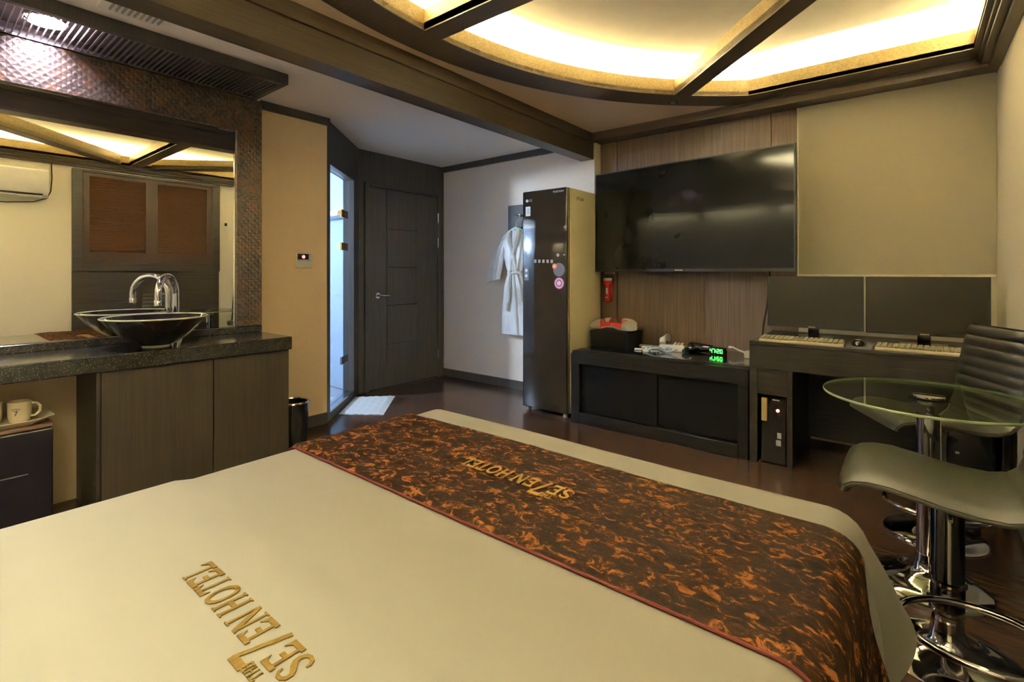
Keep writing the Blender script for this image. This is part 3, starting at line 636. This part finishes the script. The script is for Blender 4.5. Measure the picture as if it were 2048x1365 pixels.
# slipper box and slippers
t = thing('slipper_box', 'open black box of slippers at the console end', 'box', (-1.925, 3.78, ZK))
def frus(bm, x0, x1, y0, y1, z0, z1, fl):
    a = [bm.verts.new(p) for p in ((x0, y0, z0), (x1, y0, z0), (x1, y1, z0), (x0, y1, z0))]
    b_ = [bm.verts.new(p) for p in ((x0-fl, y0-fl, z1), (x1+fl, y0-fl, z1), (x1+fl, y1+fl, z1), (x0-fl, y1+fl, z1))]
    for i in range(4): bm.faces.new((a[i], a[(i+1) % 4], b_[(i+1) % 4], b_[i]))
    bm.faces.new(a); return bm
bm = frus(NB(), -2.095, -1.755, 3.67, 3.92, ZK, ZK+.125, .008); bmesh.ops.solidify(bm, geom=bm.faces[:], thickness=.006)
obj('box_body', bm, black_matte, t)
bm = NB(); poly(bm, [(-2.09, .0), (-1.76, .0), (-1.90, .036), (-1.95, .04)], 3.672, 3.678, lambda a, b_, c: (a, c, ZK+.12+b_)); obj('front_flap', bm, black_matte, t)
def slipper(loc, rot, label):
    r = thing('slipper', label, 'slipper', loc, 0, 'slippers in the black box', local=True); r.rotation_euler = rot
    L, n = .25, 28
    out = []
    for i in range(n):
        a = 2*PI*i/n; x = L/2*math.cos(a); wd = .046+.010*math.cos(a)-.006*math.cos(2*a); out.append((x, wd*math.sin(a)))
    obj('sole', poly(NB(), out, 0, .014), white_cl, r, 60)
    obj('insole', poly(NB(), [(x*.92, y*.88) for x, y in out], .014, .017), red_cl, r)
    bm = NB(); P = []
    for i in range(9):
        x = .012+(.123-.012)*i/8; u = (x-.012)/.113; hw = .058*math.sqrt(max(0, 1-(max(0, u-.35)/.66)**2)); hh = .055*(1-u**2.2)**.5 if u < 1 else 0
        P.append([(x, hw*math.cos(PI*k/12), .006+max(.004, hh)*math.sin(PI*k/12)**.8) for k in range(13)])
    grid(bm, P); bmesh.ops.solidify(bm, geom=bm.faces[:], thickness=.004)
    obj('toe_cap', bm, white_cl, r, True)
    obj('red_band', tube(NB(), [(.012, .058*math.cos(PI*k/10), .008+.055*math.sin(PI*k/10)**.8) for k in range(11)], .004, 6), red_cl, r, True)
slipper((-1.83, 3.735, ZK+.158), (math.radians(18), math.radians(4), math.radians(-8)), 'white slipper with red lining, rightmost in the box')
slipper((-1.90, 3.855, ZK+.160), (0, math.radians(-6), math.radians(12)), 'white slipper behind the rightmost one')
slipper((-2.01, 3.745, ZK+.158), (math.radians(-18), math.radians(4), math.radians(186)), 'white slipper with red lining nearest the steamer cabinet')
slipper((-1.98, 3.865, ZK+.160), (0, math.radians(-6), math.radians(168)), 'white slipper at the back left of the box')
# flashlight and its sign
t = thing('flashlight', 'red emergency flashlight held on the wood panel', 'flashlight', (-2.13, YT-.06, .92))
fc = (-2.125, YT-.055); FZ = -.03
obj('barrel', lathe(NB(), [(0, .955), (.024, .955), (.026, .965), (.025, 1.00), (.021, 1.005), (.021, 1.085), (.026, 1.10), (.038, 1.125), (.038, 1.14)], (fc[0], fc[1], FZ), 24), red_pl, t, 50)
obj('lens_ring', lathe(NB(), [(.038, 1.14), (.039, 1.142), (.039, 1.162), (.032, 1.165), (0, 1.163)], (fc[0], fc[1], FZ), 24), white_pl, t, 50)
obj('holder', box(fc[0]-.03, fc[0]+.03, YT-.034, YT-.02, .93, 1.10, bev=.004), red_pl, t)
obj('name_strip', box(fc[0]-.009, fc[0]+.009, fc[1]-.0235, fc[1]-.02, .99, 1.045), print_white, t)
obj('name_strip', box(fc[0]-.014, fc[0]+.012, fc[1]-.028, fc[1]-.022, .955, .963), print_white, t)
t = thing('wall_sign', 'tiny white sign above the red flashlight', 'sign', (-2.12, YT-.022, 1.166))
obj('plate', box(-2.175, -2.075, YT-.024, YT-.02, 1.168, 1.188), print_white, t)
obj('print_line', box(-2.165, -2.085, YT-.0248, YT-.0238, 1.180, 1.185), print_orange, t)
obj('print_line', box(-2.165, -2.085, YT-.0248, YT-.0238, 1.171, 1.177), print_grey, t)
# remotes
def remote(loc, rz, label, m):
    r = thing('remote_control', label, 'remote', loc, rz, 'remote controls on the console', local=True)
    obj('case', box(-.085, .085, -.022, .022, 0, .02, bev=.007, seg=2), m, r, 40)
    for i in range(4):
        for k in range(3): obj('button', box(-.06+i*.022, -.048+i*.022, -.014+k*.011, -.006+k*.011, .02, .0215), grey_pl, r)
remote((-1.655, 3.86, ZK), .3, 'dark grey remote beside the slipper box', grey_pl)
remote((-1.60, 3.78, ZK), .25, 'white remote control in front of the dark one', white_pl)
# phone
t = thing('desk_telephone', 'white desk telephone with handset on the console', 'telephone', (-1.46, 3.84, ZK), .15, local=True)
bm = NB(); poly(bm, [(-.09, 0), (.09, 0), (.09, .028), (-.09, .052)], -.085, .105, lambda a, b_, c: (c, a, b_)); bmesh.ops.bevel(bm, geom=bm.edges[:], offset=.006, segments=2, affect='EDGES')
obj('base', bm, white_pl, t, 40)
hs = obj('handset', tube(NB(), [(-.055, -.10, .062), (-.055, -.085, .085), (-.055, -.04, .094), (-.055, .04, .098), (-.055, .085, .094), (-.055, .10, .070)], [.024, .026, .018, .018, .026, .024], 12), white_pl, t, True)
for i in range(4):
    for k in range(3): obj('key', box(.008+k*.027, .026+k*.027, -.062+i*.028, -.044+i*.028, .036+i*.0037, .046+i*.0037, bev=.002), white_pl, t)
# coiled cable tangle
pts = []
for i in range(90):
    a = i/89; th = a*8*PI; pts.append((-1.60+.20*a+.032*math.cos(th), 3.665+.03*math.sin(th)+.02*a, ZK+.012+.010*(1+math.sin(th*1.3))))
t = thing('charging_cable', 'pale blue coiled charging cable in front of telephone', 'cable', (-1.50, 3.67, ZK))
obj('coil', tube(NB(), pts, .0065, 8), blue_pl, t, True)
obj('plug', box(-1.70, -1.64, 3.655, 3.68, ZK, ZK+.014, bev=.004), white_pl, t)
obj('plug', box(-1.605, -1.555, 3.60, 3.63, ZK, ZK+.013, bev=.004), white_pl, t)
obj('lead', tube(NB(), [(-1.64, 3.667, ZK+.008), (-1.60, 3.66, ZK+.012), (-1.57, 3.70, ZK+.014)], .004, 6), white_pl, t, True)
# hair dryer
t = thing('hair_dryer', 'black hair dryer lying between telephone and clock', 'hair dryer', (-1.262, 3.86, ZK), -.08, local=True)
bm = lathe(NB(), [(0, -.075), (.030, -.075), (.036, -.06), (.036, .0), (.030, .05), (.026, .10), (.024, .10), (0, .095)], n=24)
for v in bm.verts: v.co = Vector((v.co.z, v.co.y, v.co.x+.037))
obj('barrel', bm, black_gloss, t, 50)
obj('handle', tube(NB(), [(-.03, -.02, .03), (-.045, -.08, .022), (-.06, -.14, .019)], [.019, .018, .016], 12), black_gloss, t, True)
obj('switch', box(-.045, -.03, -.085, -.065, .036, .043), print_white, t)
# clock
t = thing('digital_clock', 'small black clock with glowing green digits', 'clock', (-1.115, 3.83, ZK), -.12, local=True)
obj('case', box(-.062, .062, -.02, .02, 0, .056, bev=.004), black_gloss, t)
SEG = {'0': 'abcdef', '4': 'fgbc', '7': 'abc', '2': 'abged'}
for ch, cx in (('4', -.042), ('7', -.021), ('2', .010), ('0', .034)):
    bm = NB(); w_, h_, k = .0070, .013, .0013
    for s_ in SEG[ch]:
        r4 = {'a': (-w_, w_, 2*h_, 2*h_), 'g': (-w_, w_, h_, h_), 'd': (-w_, w_, 0, 0), 'f': (-w_, -w_, h_, 2*h_), 'b': (w_, w_, h_, 2*h_), 'e': (-w_, -w_, 0, h_), 'c': (w_, w_, 0, h_)}[s_]
        bx(bm, cx+r4[0]-k, cx+r4[1]+k, -.0215, -.0200, .015+r4[2]-k, .015+r4[3]+k)
    obj('digit', bm, led_green, t)
bm = NB()
for z in (.022, .034): bx(bm, -.008, -.004, -.0215, -.02, z-.002, z+.002)
obj('colon', bm, led_green, t)
# adapter
t = thing('power_adapter', 'white power adapter with thick lead at console end', 'adapter', (-.88, 3.82, ZK))
obj('case', box(-.925, -.845, 3.79, 3.85, ZK, ZK+.05, bev=.008, seg=2), white_pl, t, 40)
obj('lead', tube(NB(), [(-.92, 3.82, ZK+.035), (-.97, 3.84, ZK+.045), (-1.02, 3.87, ZK+.06), (-1.05, 3.89, ZK+.055)], [.008, .006, .006, .009], 8), white_pl, t, True)
# ================================================================== DESK
DX, DR, DZ = -.784, .375, .757
t = thing('computer_desk', 'dark oak computer desk against the cream wall', 'desk', ((DX+DR)/2, 3.7, 0))
obj('worktop', box(DX, DR, YF-.005, YT-.021, DZ-.022, DZ, bev=.003), deskwood, t)
obj('apron', box(DX, DR, YF, YF+.022, .59, DZ-.022), deskwood, t)
obj('side_panel', box(DX, DX+.045, YF, YT-.03, 0, .59, bev=.002), deskwood, t)
obj('side_panel', box(-.575, -.546, YF, YT-.03, 0, .59, bev=.002), deskwood, t)
obj('side_panel', box(DR-.025, DR, YF, YT-.03, 0, .59, bev=.002), deskwood, t)
obj('fascia', box(DX+.045, -.575, YF+.01, YF+.028, .43, .59), deskwood, t)
obj('back_panel', box(-.546, DR-.025, YT-.12, YT-.10, .05, .735), blackwood, t)
def tower(x0, x1, label, strip):
    r = thing('computer_tower', label, 'computer', ((x0+x1)/2, 3.58, 0), group='computer towers under the desk')
    obj('case', box(x0, x1, YF+.045, 3.80, .005, .42, bev=.004), black_matte, r)
    f = obj('front_panel', box(x0, x1, YF+.030, YF+.045, .005, .42, bev=.005), black_gloss, r)
    if strip:
        obj('drive_strip', box(x0+.004, x0+.036, YF+.020, YF+.031, .262, .405, bev=.003), M('cream_strip', (.62, .50, .26), .4), f)
        bm = NB(); disc(bm, (x1-.045, YF+.028, .335), .009, 'y', .006); obj('power_light', bm, emitter('orange_led', (1, .12, .06), 6), f)
        obj('label', box(x1-.075, x1-.035, YF+.027, YF+.031, .395, .402), print_white, f)
        obj('sticker', box(x1-.055, x1-.028, YF+.027, YF+.031, .12, .155), print_white, f)
        obj('sticker', box(x1-.048, x1-.026, YF+.027, YF+.031, .165, .20), print_white, f)
    else:
        obj('label', box(x0+.05, x0+.10, YF+.027, YF+.031, .375, .382), print_grey, f)
        obj('sticker', box(x0+.03, x0+.045, YF+.027, YF+.031, .26, .27), print_white, f)
tower(-.725, -.585, 'black computer tower with cream strip and red light in desk bay', True)
tower(.15, .33, 'black computer tower under the desk behind the stools', False)
def monitor(loc, rz, wd, hh, label, foot_x):
    r = thing('monitor', label, 'monitor', loc, rz, 'monitors on the desk', local=True)
    z0 = .065
    obj('screen', box(-wd/2+.006, wd/2-.006, -.006, .0, z0+.016, z0+hh-.006), screen_black, r)
    bm = NB()
    for x0, x1, a, b_ in ((-wd/2, -wd/2+.006, z0, z0+hh), (wd/2-.006, wd/2, z0, z0+hh), (-wd/2+.006, wd/2-.006, z0+hh-.006, z0+hh), (-wd/2+.006, wd/2-.006, z0, z0+.016)): bx(bm, x0, x1, -.009, .014, a, b_)
    obj('bezel', bm, black_matte, r)
    obj('back_shell', box(-wd/2+.002, wd/2-.002, 0, .030, z0+.002, z0+hh-.002, bev=.006), black_matte, r)
    obj('neck', box(foot_x-.03, foot_x+.03, .03, .06, .008, z0+.14, bev=.004), black_gloss, r)
    obj('base', box(foot_x-.11, foot_x+.11, -.05, .12, 0, .010, bev=.003), black_gloss, r)
    obj('badge', box(foot_x-.02, foot_x+.02, -.0098, -.0088, z0+.005, z0+.011), grey_pl, r)
monitor((-.487, 3.70, DZ), math.radians(-4), .535, .335, 'left computer monitor beside the television', -.005)
monitor((.065, 3.66, DZ), math.radians(3), .545, .335, 'right computer monitor next to the ribbed bar stool', .0)
# keyboards
def keyboard(loc, rz, label):
    r = thing('keyboard', label, 'keyboard', loc, rz, 'keyboards on the desk', local=True)
    bm = NB(); poly(bm, [(-.075, 0), (.075, 0), (.075, .022), (-.070, .014), (-.075, .008)], -.218, .218, lambda a, b_, c: (c, a, b_))
    obj('case', bm, M('ivory_plastic', (.60, .54, .36), .45), r)
    src = None; me = None
    km = M('khaki_keys', (.30, .27, .17), .5)
    for row in range(5):
        for k in range(17):
            x, y = -.204+k*.0255, -.056+row*.026; z = .0155+(y+.07)*.055
            if src is None:
                src = obj('key', box(x-.0105, x+.0105, y-.0105, y+.0105, z, z+.008, bev=.002), km, r); o0 = Vector((x, y, z))
            else:
                c = src.copy(); C.objects.link(c); c.location = src.location+Vector((x, y, z))-o0
keyboard((-.515, 3.435, DZ), math.radians(2), 'ivory keyboard below the left monitor')
keyboard((.07, 3.445, DZ), math.radians(-2), 'ivory keyboard below the right monitor')
tag(obj('mouse_pad', box(-.285, -.165, 3.37, 3.57, DZ, DZ+.003), M('grey_pad', (.10, .10, .12), .7)), 'grey mouse pad between the keyboards', 'mouse pad')
t = thing('computer_mouse', 'black computer mouse with pale top between keyboards', 'mouse', (-.233, 3.48, DZ+.003), local=True)
bm = lathe(NB(), [(.03, 0), (.033, .006), (.032, .016), (.024, .027), (.012, .033), (0, .034)], n=28)
for v in bm.verts: v.co.y *= 1.6
obj('shell', bm, black_gloss, t, True)
bm = lathe(NB(), [(.014, .0325), (.008, .036), (0, .037)], n=18); obj('palm_spot', bm, white_pl, t, True)
obj('lead', tube(NB(), [(0, .05, .01), (-.01, .09, .006), (-.03, .14, .004), (-.02, .22, .004)], .002, 6), black_matte, t, True)
# ================================================================== BED
BX0, BX1, BY0, BY1, BZ = -1.615, -.165, YB+.055, 1.485, .58
t = thing('bed', 'double bed under the white bedspread', 'bed', (-.89, .5, 0))
obj('base', box(BX0+.03, BX1-.03, BY0, BY1-.03, .06, .30, bev=.01), darkwood, t)
obj('mattress', box(BX0+.02, BX1-.02, BY0, BY1-.02, .30, .54, bev=.04, seg=3), white_cl, t)
obj('unseen_headboard', box(BX0-.15, BX1+.15, YB+.002, YB+.05, .0, 1.30, bev=.01), darkwood, t)  # unseen dark board, added to cut wall light reaching the bed
for x in (BX0+.1, BX1-.1):
    for y in (BY0+.1, BY1-.1): obj('leg', box(x-.03, x+.03, y-.03, y+.03, 0, .06), darkwood, t)
RB = .075
def fold(e):
    """drop length e -> (outward, down)"""
    q = RB*PI/2
    if e <= q: a = e/RB; return RB*math.sin(a), RB*(1-math.cos(a))
    l = e-q; return RB+l*.16, RB+l*.987
def bedpt(u, v, lift=0):
    """u across (x), v along (y), unfolded sheet coordinates"""
    cx = min(max(u, BX0), BX1); cy = min(v, BY1); ex, ey = u-cx, v-cy; e = math.hypot(ex, ey)
    st = 0
    s_ = min(1, max(0, (.545-v)/.05)); st = .010*s_*s_*(3-2*s_)
    z = BZ+lift+st+.0025*math.sin(u*5+v*3)*math.sin(v*4.2-1)
    if e < 1e-6: return (cx, cy, z)
    o, d = fold(e+lift*.6); dx, dy = ex/e, ey/e
    corner = abs(2*dx*dy)
    o = (o+lift)*(1+1.15*corner*min(1, d/.30)); wv = .010*math.sin((u+v)*17)*min(1, d/.3)
    return (cx+dx*(o+wv), cy+dy*(o+wv), z-d)
def lin(a, b_, n): return [a+(b_-a)*i/n for i in range(n+1)]
DROP = .46
us = lin(BX0-DROP, BX0-.001, 22)+lin(BX0, BX1, 50)+lin(BX1+.001, BX1+DROP, 22); vs = lin(BY0, BY1, 80)+lin(BY1+.001, BY1+DROP, 22)
P = []
for v in vs:
    row = []
    for u in us:
        cx = min(max(u, BX0), BX1); ex, ey = u-cx, max(0, v-BY1); e = math.hypot(ex, ey)
        lim = DROP*(1-.34*(abs(2*ex*ey)/(e*e) if e > 1e-6 else 0))
        if e > lim:                                   # rounded hem at the corners
            k = lim/e; u2, v2 = cx+ex*k, (BY1+ey*k if ey > 0 else v)
        else: u2, v2 = u, v
        row.append(bedpt(u2, v2))
    P.append(row)
bm = grid(NB(), P); bmesh.ops.remove_doubles(bm, verts=bm.verts, dist=.0005)
spread = thing('bedspread', 'white cotton bedspread with gold embroidered hotel name', 'bedspread', (-.89, .5, .05))
obj('cover', bm, sheet, spread, 60)
# serif letters: polygons in a unit box (cap height 1)
def stroke(pts, w_):
    L, R_ = [], []
    for i, p in enumerate(pts):
        a = Vector(pts[max(0, i-1)]); b_ = Vector(pts[min(len(pts)-1, i+1)]); d = (b_-a).normalized(); n = Vector((-d.y, d.x)); k = w_[i] if isinstance(w_, list) else w_
        L.append(Vector(p)+n*k/2); R_.append(Vector(p)-n*k/2)
    return [[tuple(L[i]), tuple(L[i+1]), tuple(R_[i+1]), tuple(R_[i])] for i in range(len(pts)-1)]
def rc_(x0, x1, y0, y1): return [(x0, y0), (x1, y0), (x1, y1), (x0, y1)]
G = {}
G['E'] = (.62, [rc_(.08, .19, .13, .87), rc_(0, .56, .85, 1), rc_(0, .58, 0, .15), rc_(.19, .40, .42, .56), [(.44, .85), (.56, .85), (.56, .70)], [(.44, .15), (.58, .15), (.60, .32)]])
G['H'] = (.72, [rc_(.08, .20, .03, .97), rc_(.50, .62, .03, .97), rc_(.20, .50, .43, .57), rc_(.02, .26, 0, .05), rc_(.02, .26, .95, 1), rc_(.44, .68, 0, .05), rc_(.44, .68, .95, 1)])
G['T'] = (.62, [rc_(.0, .58, .86, 1), rc_(.235, .345, .03, .86), rc_(.16, .42, 0, .05), [(0, .86), (.09, .86), (0, .70)], [(.58, .86), (.49, .86), (.58, .70)]])
G['L'] = (.60, [rc_(.08, .19, .10, .97), rc_(.0, .54, 0, .14), [(.40, .14), (.54, .14), (.56, .34)], rc_(.02, .27, .94, 1)])
G['N'] = (.80, [rc_(.08, .17, .03, .92), rc_(.60, .69, .08, 1), [(.02, 1), (.22, 1), (.70, .0), (.55, 0)], rc_(.0, .26, 0, .05), rc_(.52, .77, .95, 1)])
el = [(.36+.29*math.cos(2*PI*i/28), .5+.44*math.sin(2*PI*i/28)) for i in range(29)]
G['O'] = (.76, stroke(el, [.09+.06*abs(math.sin(2*PI*i/28)) for i in range(29)]))
sp = [(.50, .74), (.47, .86), (.36, .94), (.22, .93), (.11, .84), (.11, .70), (.20, .60), (.36, .50), (.47, .40), (.50, .26), (.42, .11), (.28, .06), (.13, .10), (.06, .22), (.05, .32)]
G['S'] = (.60, stroke(sp, [.06, .09, .10, .11, .13, .15, .17, .18, .17, .15, .13, .11, .10, .09, .05]))
sv = [(.62, 1.42), (.56, 1.2), (.48, .95), (.42, .70), (.33, .45), (.27, .2), (.20, -.05)]
G['7'] = (.78, [rc_(.0, .66, 1.28, 1.52), [(0, 1.28), (.09, 1.28), (.0, 1.10)]]+stroke(sv, [.14, .14, .14, .15, .15, .16, .17]))
def hotel_text(bm, xf, cap, aspect=1.0):
    x = 0
    for ch in 'SE7EN HOTEL':
        if ch == ' ': x += .22; continue
        wd, ps = G[ch]
        if ch == '7':
            xt = x-.66
            for c2 in 'THE':
                for p in G[c2][1]: flat(bm, [((xt+a*.36)*cap*aspect, (1.12+b_*.34)*cap) for a, b_ in p], xf)
                xt += G[c2][0]*.36+.01
        for p in ps: flat(bm, [((x+a)*cap*aspect, b_*cap) for a, b_ in p], xf)
        x += wd+.06
    return x*cap*aspect
def flat(bm, pts, xf):
    a = [bm.verts.new(xf(x, y, 0)) for x, y in pts]; b_ = [bm.verts.new(xf(x, y, 1)) for x, y in pts]; n = len(pts)
    bm.faces.new(b_)
    for i in range(n): bm.faces.new((a[i], a[(i+1) % n], b_[(i+1) % n], b_[i]))
bm = NB(); hotel_text(bm, lambda x, y, k: (lambda p: (p[0], p[1], p[2]+.0005+.0018*k))(bedpt(-.700-x, .402-y)), .057, .96)
obj('embroidery', bm, gold_thread, spread, label='gold embroidered letters')
# runner
VY0, VY1 = .852, 1.365
runner = thing('bed_runner', 'crushed brown velvet bed runner with gold lettering', 'bed runner', (-.89, 1.1, .2))
us2 = lin(BX0-.36, BX0-.001, 18)+lin(BX0, BX1, 90)+lin(BX1+.001, BX1+.44, 26); vs2 = lin(VY0, VY1, 34); P = []
for v in vs2:
    e_ = min(v-VY0, VY1-v); lf = .006+.006*min(1, e_/.015)
    P.append([(lambda p, q: (p[0], p[1], p[2]+q))(bedpt(u, v, lf), .0022*math.sin(u*31+v*17)*math.sin(v*43-u*9) if e_ > .01 else 0) for u in us2])
bm = grid(NB(), P); bmesh.ops.solidify(bm, geom=bm.faces[:], thickness=.004)
obj('velvet', bm, velvet_m, runner, 60)
obj('piping', tube(NB(), [bedpt(u, VY0-.003, .005) for u in us2], .0036, 8), velvet_edge, runner, True, label='rust red piping along the near edge')
bm = NB(); hotel_text(bm, lambda x, y, k: (lambda p: (p[0], p[1], p[2]+.003+.002*k))(bedpt(-.690-x, 1.135-y, .012)), .055, .96)
obj('embroidery', bm, M('bright_gold_thread', (.50, .30, .07), .35, .3), runner, label='gold lettering on velvet')
# ================================================================== BAR TABLE AND STOOLS
t = thing('bistro_table', 'round glass top table on chrome column base', 'table', (.055, 2.45, 0))
TX, TY, TZ = .055, 2.45, .712
def base_prof(R_): return [(0, 0), (R_, 0), (R_, .006), (R_*.96, .012), (R_*.7, .024), (R_*.4, .042), (R_*.25, .065), (.04, .10), (.038, .12)]
obj('base', lathe(NB(), base_prof(.185), (TX, TY, 0), 48), chrome, t, 50)
obj('column', lathe(NB(), [(.037, .10), (.037, TZ-.05)], (TX, TY, 0), 28), chrome, t, 50)
obj('hub', lathe(NB(), [(.038, TZ-.06), (.06, TZ-.03), (.062, TZ-.018), (.062, TZ-.010)], (TX, TY, 0), 32), chrome, t, 50)
obj('hub_cap', lathe(NB(), [(.05, TZ), (.05, TZ+.003), (.045, TZ+.005), (0, TZ+.005)], (TX, TY, 0), 32), chrome, t, 50)
RT = .338
obj('glass_top', lathe(NB(), [(0, TZ-.010), (RT, TZ-.010), (RT, TZ), (0, TZ)], (TX, TY, 0), 72), table_glass, t, 50)
obj('glass_edge', lathe(NB(), [(RT, TZ-.010), (RT+.002, TZ-.008), (RT+.002, TZ-.002), (RT, TZ), (RT, TZ-.010)], (TX, TY, 0), 72, cap=False), edge_glass, t, 50)
def stool(loc, seat_rot, foot_rot, label):
    r = thing('bar_stool', label, 'bar stool', loc, 0, 'bar stools by the right wall', local=True)
    obj('base', lathe(NB(), base_prof(.185), n=48), chrome, r, 50)
    obj('stem', lathe(NB(), [(.032, .10), (.032, .16)], n=28), chrome, r, 50)
    obj('gas_cover', lathe(NB(), [(.034, .135), (.041, .14), (.041, .235), (.040, .237), (.040, .480), (.034, .490)], n=32), black_chrome, r, 40)
    for z in (.150, .235): obj('collar', lathe(NB(), [(.040, z-.008), (.046, z-.004), (.046, z+.004), (.040, z+.008)], n=32), chrome, r, 50)
    obj('piston', lathe(NB(), [(.022, .48), (.022, .50)], n=24), black_gloss, r, 50)
    cf, sf = math.cos(foot_rot), math.sin(foot_rot); rr = .165
    ringp = []
    for i in range(40):
        a = 2*PI*i/40; x, y = .046+rr+rr*math.cos(a+PI), rr*1.05*math.sin(a+PI); ringp.append((x*cf-y*sf, x*sf+y*cf, .195+.02*(x/.37)))
    fr = obj('footrest', tube(NB(), ringp, .010, 10, closed=True), chrome, r, True)
    # seat profile: front (-) to back (+), along local x, then rising backrest
    prof = [(-.250, -.022), (-.244, -.004), (-.225, .010), (-.19, .018), (-.14, .018), (-.08, .008), (-.02, -.004), (.05, -.012), (.11, -.012), (.155, .000), (.185, .028), (.20, .07)]
    back = [(.20, .07), (.206, .13), (.212, .19), (.220, .25), (.230, .31), (.242, .37), (.250, .405)]
    def ribbon(pf, wfun, th, ribs, name, m):
        cs, sn = math.cos(seat_rot), math.sin(seat_rot)
        dense = []
        for (a, b_), (c, d) in zip(pf, pf[1:]):
            k = 10 if ribs else 4
            dense += [(a+(c-a)*i/k, b_+(d-b_)*i/k) for i in range(k)]
        dense.append(pf[-1]); nD = len(dense); W_ = 16; top, bot = [], []; acc = 0
        for i, (x, z) in enumerate(dense):
            a = dense[max(0, i-1)]; c = dense[min(nD-1, i+1)]; dx, dz = c[0]-a[0], c[1]-a[1]; l = math.hypot(dx, dz) or 1; nx, nz = -dz/l, dx/l
            if i: acc += math.hypot(x-dense[i-1][0], z-dense[i-1][1])
            puff = (.010*abs(math.sin(acc/ribs*PI))**.6) if ribs else 0
            endr = min(1, min(acc, max(0, 1))/.02) if not ribs else 1
            tr, br = [], []
            for k in range(W_+1):
                s_ = -1+2*k/W_; y = wfun(i/(nD-1))*s_; ed = (1-abs(s_)**6)
                ht = (th/2+puff)*(.35+.65*ed); hb = th/2*(.35+.65*ed)
                for L_, h in ((tr, ht), (br, -hb)):
                    X_, Z_ = x+nx*h, z+nz*h; L_.append((X_*cs-y*sn, X_*sn+y*cs, .535+Z_))
            top.append(tr); bot.append(br)
        bm = NB(); T = [[bm.verts.new(p) for p in row] for row in top]; B = [[bm.verts.new(p) for p in row] for row in bot]
        for i in range(nD-1):
            for k in range(W_):
                bm.faces.new((T[i][k], T[i][k+1], T[i+1][k+1], T[i+1][k])); bm.faces.new((B[i][k], B[i+1][k], B[i+1][k+1], B[i][k+1]))
            for k in (0, W_): bm.faces.new((T[i][k], T[i+1][k], B[i+1][k], B[i][k]))
        for i in (0, nD-1):
            for k in range(W_): bm.faces.new((T[i][k], T[i][k+1], B[i][k+1], B[i][k]))
        o = obj(name, bm, m, r, 50)
        edge = [Vector(top[i][0]).lerp(Vector(bot[i][0]), .5) for i in range(0, nD, 2)]
        edge2 = [Vector(top[i][-1]).lerp(Vector(bot[i][-1]), .5) for i in range(0, nD, 2)]
        for e_ in (edge, edge2): obj('piping', tube(NB(), e_, .004, 6), seat_leather if not ribs else leather, o, True)
        return o
    ribbon(prof, lambda u: .205+.018*math.sin(PI*min(1, u*1.1)), .042, 0, 'seat', seat_leather)
    ribbon(back, lambda u: .200-.028*u**2, .030, .0475, 'backrest', leather)
    cs, sn = math.cos(seat_rot), math.sin(seat_rot)
    bm = box(-.09, .09, -.09, .09, .492, .502, bev=.003); bmesh.ops.rotate(bm, verts=bm.verts, matrix=Matrix.Rotation(seat_rot, 3, 'Z')); obj('seat_plate', bm, black_matte, r)
    obj('height_lever', tube(NB(), [(0, 0, .485), (.05*sn, -.05*cs, .483), (.15*sn, -.15*cs, .475)], .005, 8), chrome, r, True)
stool((.09, 2.02, 0), 0, math.radians(-75), 'bar stool with smooth dark leather seat beside the bed foot')
stool((.085, 2.93, 0), math.radians(27), math.radians(-90), 'bar stool with ribbed leather backrest between table and desk')
